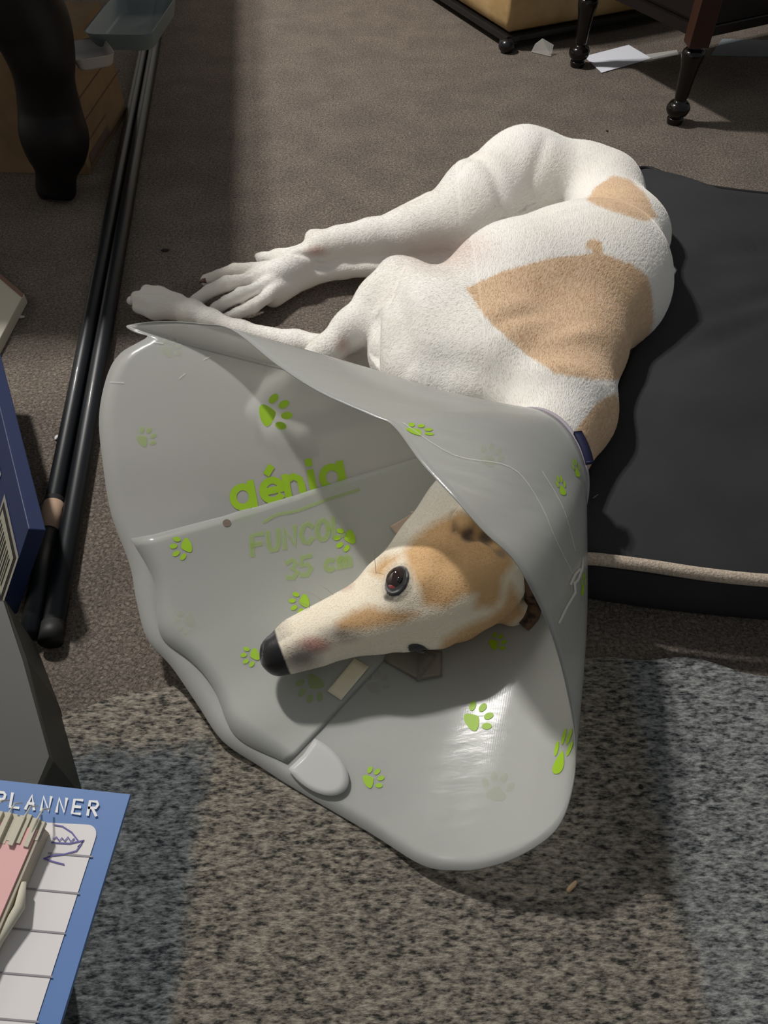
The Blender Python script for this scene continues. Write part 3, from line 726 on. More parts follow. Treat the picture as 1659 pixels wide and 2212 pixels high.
smoke = np.maximum(smoke, np.clip((hx-.212)/.02, 0, 1)*.6*(hz < -.004)*head_side)
smoke = np.maximum(smoke, np.clip(1-np.hypot((PX[:, 0]-735)/60, (PX[:, 1]-1370)/26), 0, 1)*head_side)
pink = np.clip(1-np.hypot((PX[:, 0]-678)/48, (PX[:, 1]-1393)/24), 0, 1)*1.6*head_side
pink = np.maximum(pink, np.clip(1-np.hypot((PX[:, 0]-740)/30, (PX[:, 1]-1265)/16), 0, 1)*.9*head_side)
pink = np.maximum(pink, np.clip(1-np.hypot((PX[:, 0]-685)/34, (PX[:, 1]-542)/18), 0, 1)*.8*body_side)
pink = np.maximum(pink, np.clip(1-np.hypot((PX[:, 0]-740)/22, (PX[:, 1]-745)/30), 0, 1)*.7*body_side)
pink = np.maximum(pink, np.clip(1-np.hypot((PX[:, 0]-960)/150, (PX[:, 1]-540)/60), 0, 1)*.45*body_side)
for (c_e, r1, r2, aE, rim_, (ex_, ey_, ra1, ra2)) in EYES:
    dx, dy = PX[:, 0]-ex_, PX[:, 1]-ey_; la = (dx*math.cos(aE)-dy*math.sin(aE))/(ra2+6); sa = (dx*math.sin(aE)+dy*math.cos(aE))/(ra1+5)
    near_ = np.linalg.norm(V-c_e, axis=1) < .045
    black = np.maximum(black, np.clip((1-np.hypot(la, sa))*5+.3, 0, 1)*near_*head_side)
    smoke = np.maximum(smoke, np.clip((1.35-np.hypot(la, sa))*1.6, 0, 1)*.55*near_*head_side)
    black = np.maximum(black, np.clip((1-np.hypot((PX[:, 0]-ex_+18)/17, (PX[:, 1]-ey_-34)/15))*2, 0, 1)*.6*near_*head_side*(ex_ < 880))
for g_, w_ in zip(g_pts, (.3, .5, 1, 1, .8)):
    dq = np.linalg.norm(V-g_, axis=1); smoke = np.maximum(smoke, w_*np.clip((.010-dq)/.005, 0, 1))
black = np.clip(black, 0, 1)
# ribs and fur relief
bx = np.array((.28, 1.0)); axd = np.array((-.35, .94)); axd /= np.linalg.norm(axd)
tR = (V[:, 0]-bx[0])*axd[0]+(V[:, 1]-bx[1])*axd[1]; cR = (V[:, 0]-bx[0])*axd[1]-(V[:, 1]-bx[1])*axd[0]
ribw = np.exp(-((tR-.09)/.07)**2)*np.exp(-((cR+.02)/.12)**2)*(VN[:, 2] > .1)
V = V+VN*(ribw*.0016*np.sin(2*math.pi*(tR+cR*cR*.9)/.027))[:, None]
def groove(p, q_, wd, dep, where):
    global V
    P_, Q_ = W(*p), W(*q_); ab = (Q_-P_)[:2]; t = np.clip(((V[:, :2]-P_[:2])@ab)/(ab@ab), 0, 1)
    d = np.hypot(V[:, 0]-P_[0]-t*ab[0], V[:, 1]-P_[1]-t*ab[1]); V = V-VN*(dep*np.exp(-(d/wd)**2)*1.6*(4*t*(1-t)*.5+.5)*where*(VN[:, 2] > .15))[:, None]
for g_ in (((1010, 330, .15), (1160, 430, .17), .012, .004), ((965, 420, .12), (1090, 300, .15), .010, .003), ((1180, 300, .17), (1120, 400, .18), .011, .003), ((1130, 460, .16), (1240, 420, .16), .008, .003),
           ((812, 690, .12), (806, 780, .12), .006, .005), ((850, 640, .15), (880, 760, .15), .012, .004), ((830, 660, .15), (870, 590, .15), .007, .003), ((900, 720, .18), (1100, 790, .18), .016, .004),
           ((1060, 700, .19), (1180, 640, .2), .014, .003), ((1150, 760, .19), (1280, 780, .19), .016, -.004), ((1200, 700, .2), (1300, 660, .2), .014, -.003), ((740, 500, .07), (860, 470, .09), .004, .002),
           ((730, 545, .08), (880, 520, .1), .005, .0025), ((700, 545, .07), (640, 560, .06), .005, .003), ((1000, 850, .14), (1130, 880, .15), .014, .004)):
    groove(g_[0], g_[1], g_[2], g_[3], body_side)

furm = bpy.data.materials.new('short_coat'); furm.use_nodes = True
N, L, b = nodes(furm); b.inputs['Roughness'].default_value = .75; b.inputs['Specular IOR Level'].default_value = .25
b.inputs['Sheen Weight'].default_value = .25; b.inputs['Sheen Roughness'].default_value = .5
b.inputs['Subsurface Weight'].default_value = .0
tc = N.new('ShaderNodeTexCoord')
fn = N.new('ShaderNodeTexNoise'); fn.inputs['Scale'].default_value = 240; fn.inputs['Detail'].default_value = 3
mpn = N.new('ShaderNodeMapping'); mpn.inputs['Scale'].default_value = (1.4, .45, 1); mpn.inputs['Rotation'].default_value = (0, 0, .35)
L.new(tc.outputs['Object'], mpn.inputs[0]); L.new(mpn.outputs[0], fn.inputs['Vector'])
big = N.new('ShaderNodeTexNoise'); big.inputs['Scale'].default_value = 11; L.new(tc.outputs['Object'], big.inputs['Vector'])
def attr(nm): a = N.new('ShaderNodeAttribute'); a.attribute_name = nm; return a.outputs['Fac']
def mth(op, a, b_, c=None):
    n = N.new('ShaderNodeMath'); n.operation = op
    for i, v in enumerate((a, b_) if c is None else (a, b_, c)):
        if isinstance(v, (int, float)): n.inputs[i].default_value = v
        else: L.new(v, n.inputs[i])
    return n.outputs[0]
def edge_(m, amt=.55, sharp=3.0):
    j = mth('MULTIPLY', mth('SUBTRACT', fn.outputs['Fac'], .5), amt)
    n = N.new('ShaderNodeMath'); n.operation = 'MULTIPLY'; n.use_clamp = True
    L.new(mth('SUBTRACT', mth('ADD', m, j), .5-.5/sharp), n.inputs[0]); n.inputs[1].default_value = sharp; return n.outputs[0]
def mixc(f, a, b_):
    m = N.new('ShaderNodeMix'); m.data_type = 'RGBA'; L.new(f, m.inputs['Factor'])
    for k_, v in (('A', a), ('B', b_)):
        if isinstance(v, tuple): m.inputs[k_].default_value = (*v, 1)
        else: L.new(v, m.inputs[k_])
    return m.outputs['Result']
white = mixc(big.outputs['Fac'], (.93, .88, .79), (.96, .95, .93))
tanc = mixc(mth('MULTIPLY', fn.outputs['Fac'], 1.0), (.66, .46, .28), (.88, .66, .45))
ftan = mixc(big.outputs['Fac'], (.58, .345, .15), (.76, .50, .26))
tanc = mixc(attr('pale'), tanc, ftan)
c = mixc(attr('pale'), white, (.92, .83, .67))
c = mixc(edge_(attr('tan'), .85), c, tanc)
c = mixc(edge_(attr('face'), .25, 1.6), c, ftan)
c = mixc(attr('pink'), c, (.58, .34, .28))
c = mixc(mth('MULTIPLY', attr('smoke'), .75), c, (.10, .085, .085))
c = mixc(edge_(attr('black'), .3, 2), c, (.014, .013, .014))
L.new(c, b.inputs['Base Color'])
rg = mixc(attr('black'), (.75, .75, .75), (.38, .38, .38)); L.new(rg, b.inputs['Roughness'])
bp = N.new('ShaderNodeBump'); bp.inputs['Strength'].default_value = .25; bp.inputs['Distance'].default_value = .0008
L.new(fn.outputs['Fac'], bp.inputs['Height']); L.new(bp.outputs[0], b.inputs['Normal'])

dog = thing('greyhound', 'white and tan greyhound lying on its side, head inside the plastic cone', 'dog', (.2, .9, 0))
me = bpy.data.meshes.new('body'); me.vertices.add(len(V)); me.vertices.foreach_set('co', (V-np.array((.2, .9, 0))).astype(np.float32).ravel())
me.loops.add(Q.size); me.loops.foreach_set('vertex_index', Q.astype(np.int32).ravel())
me.polygons.add(len(Q)); me.polygons.foreach_set('loop_start', np.arange(0, Q.size, 4, dtype=np.int32)); me.polygons.foreach_set('use_smooth', np.ones(len(Q), bool))
me.update(calc_edges=True); me.validate()
for nm, arr in (('tan', tan), ('face', face), ('pale', pale), ('black', black), ('smoke', np.clip(smoke, 0, 1)), ('pink', np.clip(pink, 0, 1))):
    at = me.attributes.new(nm, 'FLOAT', 'POINT'); at.data.foreach_set('value', arr.astype(np.float32))
me.materials.append(furm)
body = bpy.data.objects.new('body', me); col.objects.link(body); body.parent = dog
print('dog verts', len(V), 'quads', len(Q))
# short fur lying along the body
tri_a = np.linalg.norm(np.cross(V[Q[:, 2]]-V[Q[:, 0]], V[Q[:, 3]]-V[Q[:, 1]]), axis=1)*.5
VN = vnormals(V)
hs_q = head_side[Q[:, 0]]; visible = (VN[Q[:, 0], 2] > -.5)
pr = tri_a*visible*np.where(hs_q, 1.3, 1.0)*(black[Q[:, 0]] < .3); pr /= pr.sum()
NH = 240000
qi = rng.choice(len(Q), NH, p=pr); uu, vv = rng.random(NH), rng.random(NH)
def lerpq(A): return (A[Q[qi, 0]].T*(1-uu)*(1-vv)+A[Q[qi, 1]].T*uu*(1-vv)+A[Q[qi, 2]].T*uu*vv+A[Q[qi, 3]].T*(1-uu)*vv).T
Pm = lerpq(V); Nm = lerpq(VN); Nm /= np.linalg.norm(Nm, axis=1)[:, None]
# growth direction: nose to neck on the head, neck to rump and down the legs on the body
flow = np.tile(np.array((.12, .95, -.1)), (NH, 1))
legl = Pm[:, 0] < .12; flow[legl & (Pm[:, 1] > .62)] = (-.95, -.15, -.1)
hm = head_side[Q[qi, 0]]; flow[hm] = -Fh
flow += rng.normal(0, .10, (NH, 3)); flow -= Nm*(flow*Nm).sum(1)[:, None]; flow /= np.linalg.norm(flow, axis=1)[:, None]
ln_ = np.where(hm, .0022, .0055)*rng.uniform(.6, 1.15, NH); ln_ = np.where(legl & ~hm, ln_*.75, ln_)
lift = np.where(hm, .08, .13)
P0 = Pm-Nm*.0004; P1 = Pm+(flow*.5+Nm*(lift*.75)[:, None])*ln_[:, None]; P2 = Pm+(flow+Nm*lift[:, None])*ln_[:, None]
hc = bpy.data.hair_curves.new('fur'); hc.add_curves([3]*NH)
pts_ = np.stack((P0, P1, P2), 1).reshape(-1, 3)-np.array((.2, .9, 0))
hc.attributes['position'].data.foreach_set('vector', pts_.astype(np.float32).ravel())
ra_ = hc.attributes.get('radius') or hc.attributes.new('radius', 'FLOAT', 'POINT')
ra_.data.foreach_set('value', np.tile(np.array((.00009, .00008, .00002), np.float32), NH))
for nm, arr in (('tan', tan), ('face', face), ('pale', pale), ('black', black), ('smoke', np.clip(smoke, 0, 1)), ('pink', np.clip(pink, 0, 1))):
    at = hc.attributes.new(nm, 'FLOAT', 'CURVE'); at.data.foreach_set('value', lerpq(arr[:, None].astype(float))[:, 0].astype(np.float32))
hc.materials.append(furm); fur = bpy.data.objects.new('fur', hc); col.objects.link(fur); fur.parent = dog; fur['kind'] = 'stuff'
# eyes
eyem = mat('dark_brown_eye', (.028, .010, .007), .04, Coat_Weight=1.0); 
Ne, Le, be = nodes(eyem)
pupil = mat('pupil', (.003, .003, .003), .05, Coat_Weight=1.0)
def ball(c, r, R, squash=(1, 1, 1), n=20, m_=14):
    V, F = [], []
    for i in range(m_+1):
        th_ = math.pi*i/m_
        for k in range(n):
            a = 2*math.pi*k/n; l = np.array((math.sin(th_)*math.cos(a)*squash[0], math.sin(th_)*math.sin(a)*squash[1], math.cos(th_)*squash[2]))*r
            V.append(np.array(c)+R[0]*l[0]+R[1]*l[1]+R[2]*l[2])
    for i in range(m_):
        for k in range(n): F.append((i*n+k, i*n+(k+1) % n, (i+1)*n+(k+1) % n, (i+1)*n+k))
    return V, F
lidm = mat('black_eyelid', (.012, .009, .009), .45); hawm = mat('pink_third_eyelid', (.26, .05, .05), .3)
for (c_e, r1, r2, aE, rim_, _p) in EYES:
    vd = np.array((0, 0, H))-c_e; vd /= np.linalg.norm(vd); i_r = np.cross(np.array((0, 0, 1.0)), vd); i_r = np.cross(vd, np.array((0, 0, 1.0))) if i_r[0] < 0 else i_r; i_r /= np.linalg.norm(i_r)
    i_u = np.cross(vd, i_r); i_u = -i_u if i_u[2] < 0 else i_u
    la_ = i_r*math.cos(aE)+i_u*math.sin(aE); sa_ = -i_r*math.sin(aE)+i_u*math.cos(aE)
    small = _p[3] < 25
    cE = c_e-vd*(.0060 if not small else .0085)
    V_, F_ = ball(cE, 1.0, (la_, sa_, vd), (r2*1.12, r1*1.35, .0105)); e = part('eye', V_, F_, eyem, dog)
    V_, F_ = ball(cE+vd*.0030+i_r*.0022+i_u*.0012, 1.0, (la_, sa_, vd), (r1*.72, r1*.62, .0082)); part('pupil', V_, F_, pupil, e)
    if not small:
        V_, F_ = ball(cE+vd*.0014-i_r*.0040-i_u*.0070, 1.0, (la_, sa_, vd), (r2*.55, r1*.9, .0088)); part('third_eyelid', V_, F_, hawm, e)
# claws
clawm = mat('horn_claw', (.22, .12, .09), .35)
for (x0, y0, z0, x1, y1, z1) in ((444, 606, .020, 430, 612, .008), (424, 650, .018, 412, 664, .006), (468, 660, .020, 456, 668, .008), (474, 688, .014, 462, 698, .004), (318, 626, .030, 300, 632, .026), (298, 648, .024, 284, 656, .016)):
    a, b_ = W(x0, y0, z0), W(x1, y1, z1); V_, F_ = tube([a, a*.6+b_*.4+np.array((0, 0, .002)), b_], [.0042, .0035, .0012], 8); part('claw', V_, F_, clawm, dog)
# whiskers
whm = mat('whisker_hair', (.5, .45, .4), .5)
for (x, y, z, dx, dy, dz) in ((.16, .02, -.03, .02, .03, -.01), (.17, .018, -.033, .03, .03, -.015), (.12, .04, -.02, -.005, .035, .012), (.185, .016, -.03, .02, .028, .0)):
    V_, F_ = tube([hp(x, y, z), hp(x+dx*.5, y+dy*.6, z+dz*.6), hp(x+dx, y+dy, z+dz)], [.0004, .0003, .0001], 5); part('whisker', V_, F_, whm, dog)
# worn dark collar behind the jaw
colm = mat('brown_mottled_webbing', rough=.8); add_noise(colm, 90, (.02, .012, .009), (.16, .09, .05), .4, .6)
nb_ = catmull([probe(x, y, -.001) for x, y in ((1118, 1190), (1136, 1225), (1148, 1262), (1152, 1298), (1146, 1330), (1130, 1352))], 6)
V_, F_ = tube(nb_, .0095, 14); part('neck_band', V_, F_, colm, dog, label='dark brown mottled neck band')

# ================================================================== THE CONE
RIM = [(275, 703, .185), (350, 694, .195), (430, 699, .20), (500, 712, .21), (594, 785, .222), (688, 846, .232), (800, 897, .243), (850, 921, .248), (910, 1000, .258), (982, 1077, .264), (1045, 1148, .262),
       (1107, 1206, .255), (1146, 1270, .24), (1190, 1366, .205), (1223, 1482, .160), (1242, 1598, .122), (1237, 1700, .096), (1203, 1790, .075), (1130, 1845, .053), (1050, 1874, .037), (985, 1880, .026),
       (910, 1868, .017), (800, 1800, .009), (640, 1706, .008), (560, 1655, .010), (480, 1600, .016), (425, 1520, .022), (370, 1440, .032), (318, 1380, .042), (295, 1300, .055),
       (280, 1220, .070), (240, 1110, .095), (222, 1000, .122), (214, 900, .145), (232, 810, .165), (262, 762, .175), (318, 728, .18), (292, 718, .183)]
RP = np.array([W(*p) for p in RIM])
CN = np.array((.172, .600, .096)); RN = .079
ctr = RP.mean(0); Aax = ctr-CN; Aax /= np.linalg.norm(Aax)
Aax = np.array((-.80, -.45, .33)); Aax /= np.linalg.norm(Aax)
e1c = np.cross(Aax, (0, 0, 1)); e1c /= np.linalg.norm(e1c); e2c = np.cross(Aax, e1c)
rimc = catmull(RP, 6, True); nR = len(rimc)
ang = np.unwrap(np.arctan2((rimc-ctr)@e2c, (rimc-ctr)@e1c))
if ang[-1] < ang[0]: mono = np.minimum.accumulate(ang)
else: mono = np.maximum.accumulate(ang)
# blend with arc-length so the ring advances evenly
al = np.concatenate(([0], np.cumsum(np.linalg.norm(np.diff(rimc, axis=0), axis=1)))); tot = al[-1]+np.linalg.norm(rimc[0]-rimc[-1])
sgn = 1 if ang[-1] > ang[0] else -1
even = ang[0]+sgn*2*math.pi*al/tot
phi = .7*mono+.3*even
ringc = CN+RN*(np.cos(phi)[:, None]*e1c+np.sin(phi)[:, None]*e2c)
NT = 22
inward = ctr*.55+CN*.45
def cone_pt(i, t, off=0.0):
    a, b_ = ringc[i % nR], rimc[i % nR]; p = a+(b_-a)*t
    bul = math.sin(math.pi*t)*.009
    d = inward-p; d /= np.linalg.norm(d)
    p = p-d*bul+d*off
    p[2] = max(p[2], .0075+off) if p[1] < .42 else max(p[2], .002+off)
    return p
Vc = []; Fc = []
for k in range(NT+1):
    for i in range(nR): Vc.append(cone_pt(i, (k/NT)**.9))
for k in range(NT):
    for i in range(nR):
        j = (i+1) % nR; Fc.append((k*nR+i, k*nR+j, (k+1)*nR+j, (k+1)*nR+i))
plast = bpy.data.materials.new('frosted_plastic'); plast.use_nodes = True
def frosted(m, tr=.27, rf=.24, color=(.97, .98, .94), rough=.33):
    N = m.node_tree.nodes; L = m.node_tree.links; N.clear()
    out = N.new('ShaderNodeOutputMaterial'); df = N.new('ShaderNodeBsdfDiffuse'); tl_ = N.new('ShaderNodeBsdfTranslucent'); tp = N.new('ShaderNodeBsdfTransparent')
    rfn = N.new('ShaderNodeBsdfRefraction'); gl = N.new('ShaderNodeBsdfGlossy')
    df.inputs[0].default_value = (*color, 1); tl_.inputs[0].default_value = (*color, 1); tp.inputs[0].default_value = (.93, .94, .93, 1)
    rfn.inputs[0].default_value = (.93, .94, .93, 1); rfn.inputs['Roughness'].default_value = rough; rfn.inputs['IOR'].default_value = 1.12
    gl.inputs['Roughness'].default_value = .22; gl.inputs[0].default_value = (.8, .8, .8, 1)
    m1 = N.new('ShaderNodeMixShader'); m1.inputs[0].default_value = .38; L.new(df.outputs[0], m1.inputs[1]); L.new(tl_.outputs[0], m1.inputs[2])
    m2 = N.new('ShaderNodeMixShader'); m2.inputs[0].default_value = tr/(tr+rf); L.new(rfn.outputs[0], m2.inputs[1]); L.new(tp.outputs[0], m2.inputs[2])
    m3 = N.new('ShaderNodeMixShader'); m3.inputs[0].default_value = tr+rf; L.new(m1.outputs[0], m3.inputs[1]); L.new(m2.outputs[0], m3.inputs[2])
    m4 = N.new('ShaderNodeMixShader'); lw = N.new('ShaderNodeFresnel'); lw.inputs[0].default_value = 1.3
    # fine ribbed embossing and scratches
    tc = N.new('ShaderNodeTexCoord'); nz = N.new('ShaderNodeTexNoise'); nz.inputs['Scale'].default_value = 28; nz.inputs['Detail'].default_value = 5
    mp = N.new('ShaderNodeMapping'); mp.inputs['Scale'].default_value = (1, 3, 2); L.new(tc.outputs['Object'], mp.inputs[0]); L.new(mp.outputs[0], nz.inputs['Vector'])
    wv = N.new('ShaderNodeTexWave'); wv.inputs['Scale'].default_value = 190; wv.inputs['Distortion'].default_value = .4; L.new(tc.outputs['Object'], wv.inputs['Vector'])
    ad = N.new('ShaderNodeMath'); ad.operation = 'MULTIPLY_ADD'; ad.inputs[1].default_value = .03; L.new(wv.outputs['Fac'], ad.inputs[0]); L.new(nz.outputs['Fac'], ad.inputs[2])
    bp = N.new('ShaderNodeBump'); bp.inputs['Strength'].default_value = .12; bp.inputs['Distance'].default_value = .003; L.new(ad.outputs[0], bp.inputs['Height'])
    L.new(bp.outputs[0], gl.inputs['Normal']); L.new(bp.outputs[0], lw.inputs['Normal'])
    L.new(lw.outputs[0], m4.inputs[0]); L.new(m3.outputs[0], m4.inputs[1]); L.new(gl.outputs[0], m4.inputs[2])
    L.new(m4.outputs[0], out.inputs[0]); return m
frosted(plast)
cone = thing('pet_cone', 'frosted plastic pet cone with green paw prints around the head of the dog', 'pet cone', (0, .5, 0))
sh = part('cone_sheet', Vc, Fc, plast, cone)
sm = sh.modifiers.new('thickness', 'SOLIDIFY'); sm.thickness = .0009; sm.offset = 0
bvh = BVHTree.FromPolygons([Vector(map(float, v)) for v in Vc], Fc)
# overlap flap on the inner side
def near_idx(x, y): q = to_px(rimc); return int(np.argmin(np.hypot(q[:, 0]-x, q[:, 1]-y)))
iB, iA = near_idx(600, 1682), near_idx(283, 1180)
Vf = []; Ff = []
def follow(p, q_, i_start, lo, hi):
    p, q_ = np.array(p, float), np.array(q_, float); n_l = np.array((-(q_-p)[1], (q_-p)[0])); n_l /= np.linalg.norm(n_l); res = []
    prev = i_start
    for k in range(19):
        t = .10+.872*(k/18)
        c_ = [i for i in range(max(lo, 0), min(hi, nR))]
        d = np.abs((to_px(np.array([cone_pt(i, t) for i in c_]))-p)@n_l); m_ = np.argsort(d)
        res.append((t, c_, d))
    out = np.zeros(19)
    for k in range(18, -1, -1):
        t, c_, d = res[k]; d = d+np.abs(np.array(c_)-prev)*1.5; prev = c_[int(np.argmin(d))]; out[k] = prev
    return np.convolve(np.concatenate(([out[0]]*2, out, [out[-1]]*2)), np.ones(5)/5, 'valid')
rA, rB = near_idx(283, 1175), near_idx(600, 1682)
lineA = follow((285, 1170), (900, 990), rA, rA-60, nR); lineB = follow((600, 1678), (868, 1392), rB, rB-60, rB+50)
print('flap', rA, rB, lineA, lineB)
idx = np.linspace(iB, iA, 40)
for k in range(19):
    t = .10+.872*(k/18)
    for q_ in idx:
        s_q = (q_-iB)/(iA-iB); q2 = lineB[k]+(lineA[k]-lineB[k])*s_q; i0 = int(math.floor(q2)); f = q2-i0; off = .0035+.004*math.sin(math.pi*(q_-iB)/(iA-iB))
        tt_ = t*(1+.012*math.sin(q_*.35)) if k == 18 else t
        Vf.append(cone_pt(i0, tt_, off)*(1-f)+cone_pt(i0+1, tt_, off)*f)
for k in range(18):
    for i in range(39): Ff.append((k*40+i, k*40+i+1, (k+1)*40+i+1, (k+1)*40+i))
plast2 = bpy.data.materials.new('frosted_plastic_flap'); plast2.use_nodes = True; frosted(plast2, .30, .22, (.95, .96, .91))
fp = part('overlap_flap', Vf, Ff, plast2, cone); sm = fp.modifiers.new('thickness', 'SOLIDIFY'); sm.thickness = .0009; sm.offset = 0
bvhf = BVHTree.FromPolygons([Vector(map(float, v)) for v in Vf], Ff)
camv = Vector((0, 0, H))
def on_sheet(tree, o=.0010, last=False):
    def f(x, y):
        d = ray(x, y); org = camv; hit = None
        for _ in range(6):
            h = tree.ray_cast(org, d)
            if h[0] is None: break
            hit = h
            if not last: break
            org = h[0]+d*.002
        if hit is None:
            h = tree.find_nearest(camv+d*.75); hit = h
        nrm = hit[1] if hit[1].dot(d) < 0 else -hit[1]
        return np.array(hit[0]+nrm*o)
    return f
green = mat('green_print', (.34, .58, .015), .5)
faint = mat('faded_green_print', (.38, .56, .10), .5, Alpha=.42)
fainter = mat('ghost_green_print', (.48, .53, .33), .5, Alpha=.22)
def blob(cx, cy, rx_, ry_, ang_, mp_, n=18, pear=0):
    V = [mp_(cx, cy)]; rows = 3
    for r in range(1, rows+1):
        for k in range(n):
            a = 2*math.pi*k/n; x = rx_*math.cos(a)*r/rows; y = ry_*math.sin(a)*r/rows*(1+pear*math.cos(a)); V.append(mp_(cx+x*math.cos(ang_)-y*math.sin(ang_), cy+x*math.sin(ang_)+y*math.cos(ang_)))
    F = [(0, 1+k, 1+(k+1) % n) for k in range(n)]
    for r in range(rows-1):
        for k in range(n): F.append((1+r*n+k, 1+(r+1)*n+k, 1+(r+1)*n+(k+1) % n, 1+r*n+(k+1) % n))
    return V, F
def paw(cx, cy, s, rot, mp_, m, squeeze=(1, 1), shear=0, label=None):
    """pad at one side, four toes fanned on the other; rot: direction of toes in degrees (photo up = 90)"""
    a = math.radians(-rot); L_ = []
    def loc(x, y): X_ = x*math.cos(a)-y*math.sin(a); Y_ = x*math.sin(a)+y*math.cos(a); return cx+(X_*squeeze[0]+Y_*shear)*s, cy+Y_*squeeze[1]*s
    def m2(x, y): return mp_(*loc(x, y))
    L_.append(blob(-.38, 0, .42, .52, 0, m2, 20, -.55))
    for (x, y, r_) in ((.12, -.72, -.55), (.55, -.30, -.2), (.55, .30, .2), (.12, .72, .55)):
        L_.append(blob(x, y, .30, .19, r_, m2, 14))
    V, F = merge(L_); return part('paw_print', V, F, m, cone, smooth=False, label=label)
inner = on_sheet(bvh, .0010, True); outer = on_sheet(bvh, .0010, False); flapm = on_sheet(bvhf, .0010)
paw(594, 892, 42, 15, inner, green); paw(316, 945, 25, 40, inner, faint); paw(392, 1183, 28, 200, flapm, green)
paw(745, 1165, 28, 200, flapm, green); paw(647, 1302, 26, 195, flapm, green); paw(541, 1418, 24, 200, flapm, green)
paw(672, 1487, 36, 235, flapm, faint); paw(1033, 1550, 37, 35, inner, green); paw(806, 1682, 27, 30, inner, green); paw(1075, 1388, 22, 30, inner, green)
paw(905, 930, 26, 30, outer, green, (1.25, .6), .45); paw(1211, 1050, 26, 90, outer, green, (.42, 1), .25); paw(1243, 1012, 24, 90, outer, green, (.35, 1), .25)
paw(1216, 1625, 48, 90, outer, green, (.42, 1.25), -.35); paw(1258, 1262, 28, 90, outer, green, (.2, 1.1), -.1)
paw(870, 1060, 26, 80, inner, fainter); paw(370, 752, 26, 40, inner, fainter); paw(815, 1475, 30, 60, inner, fainter); paw(1075, 1700, 38, 80, inner, fainter); paw(400, 1345, 28, 200, flapm, fainter)
paw(1060, 985, 30, 60, outer, fainter)
# lettering
gd = np.array((.974, -.215)); gu = np.array((-.19, -.98)); go = np.array((504, 1106))
def gm(x, y): q_ = go+gd*x+gu*y; return (q_[0], q_[1])
S_ = []
def A2(*a): return [gm(*p) for p in arc(*a)]
S_.append(A2(26, 27, 21, 22, 0, 360, 22)); S_.append([gm(48, 54), gm(48, 20), gm(48, -2), gm(38, -16), gm(24, -21), gm(8, -17)])
S_.append(A2(92, 27, 21, 22, 0, 180, 16)[::-1]); S_.append([gm(73, 27), gm(112, 27)]); S_.append(A2(92, 27, 21, 22, 180, 315, 10)); S_.append([gm(88, 66), gm(97, 76)])
S_.append([gm(124, 50), gm(124, 2)]); S_.append([gm(124, 30), gm(128, 42), gm(142, 47), gm(154, 38), gm(156, 26), gm(156, 2)])
S_.append([gm(180, 48), gm(180, 2)]); S_.append([gm(180, 66), gm(180, 72)])
S_.append(A2(224, 27, 21, 22, 0, 360, 22)); S_.append([gm(246, 53), gm(246, 2)])
V, F = ribbons(S_, 15, inner); part('logo_lettering', V, F, green, cone, smooth=False, label='green printed lettering génia')
S_ = word('FUNCOL', (545, 1200), (.974, -.215), (-.05, -1), 42, .86)
V, F = ribbons(S_, 11, flapm); part('lettering', V, F, faint, cone, smooth=False, label='faded green lettering FUNCOL')
S_ = word('35 cm', (622, 1252), (.974, -.215), (-.05, -1), 40, .75)
V, F = ribbons(S_, 11, flapm); part('lettering', V, F, faint, cone, smooth=False, label='faded green lettering 35 cm')
V, F = ribbons([catmull([(570, 1128), (600, 1112), (640, 1104), (700, 1082), (775, 1058)], 6)], 7, flapm); part('underline', V, F, faint, cone, smooth=False)
# closing tab, slot tape, rivet, crack
tabm = bpy.data.materials.new('ribbed_tab_plastic'); tabm.use_nodes = True; frosted(tabm, .06, .08, (.92, .92, .90), .3)
tmap = on_sheet(bvh, .0055, True)
a_ = math.radians(40)
pts = []
for k in range(40):
    th_ = 2*math.pi*k/40; x = 84*math.cos(th_); y = 50*math.sin(th_)
    if x < -34: x = -34-abs(y)*.1
    pts.append((682+x*math.cos(a_)-y*math.sin(a_), 1656+x*math.sin(a_)+y*math.cos(a_)))
q0, q1, q2_ = (640, 1640), (745, 1665), (675, 1715)
T0, T1, T2 = tmap(*q0), tmap(*q1), tmap(*q2_); Mt = np.linalg.inv(np.array(((q1[0]-q0[0], q2_[0]-q0[0]), (q1[1]-q0[1], q2_[1]-q0[1]))))
def tmap(x, y): a, b_ = Mt@np.array((x-q0[0], y-q0[1])); return T0+(T1-T0)*a+(T2-T0)*b_
ctb = np.mean(pts, 0); V = [tmap(*ctb)]
for r in (.25, .5, .75, 1): V += [tmap(ctb[0]+(p[0]-ctb[0])*r, ctb[1]+(p[1]-ctb[1])*r) for p in pts]
F = [(0, 1+(k+1) % 40, 1+k) for k in range(40)]+[(1+r*40+k, 1+r*40+(k+1) % 40, 1+(r+1)*40+(k+1) % 40, 1+(r+1)*40+k) for r in range(3) for k in range(40)]
tbp = part('closing_tab', V, F, tabm, cone, label='oval ribbed closing tab'); sm = tbp.modifiers.new('thickness', 'SOLIDIFY'); sm.thickness = .0009
creamt = mat('cream_tape', (.95, .88, .66), .6)
def patch(pts_, mp_, m, name, label=None, th=.0006):
    P = np.array(pts_, float); n = 6; V = []
    for i in range(n+1):
        for j in range(n+1):
            s_, t_ = i/n, j/n; q_ = (1-s_)*(1-t_)*P[0]+s_*(1-t_)*P[1]+s_*t_*P[2]+(1-s_)*t_*P[3]; V.append(mp_(*q_))
    F = [(i*(n+1)+j, (i+1)*(n+1)+j, (i+1)*(n+1)+j+1, i*(n+1)+j+1) for i in range(n) for j in range(n)]
    o = part(name, V, F, m, cone, label=label); s2 = o.modifiers.new('thickness', 'SOLIDIFY'); s2.thickness = th; return o
fm2 = on_sheet(bvhf, .0016)
patch([(766, 1424), (797, 1442), (737, 1514), (707, 1494)], fm2, creamt, 'tape_tab', 'cream rectangular tab in a slot')
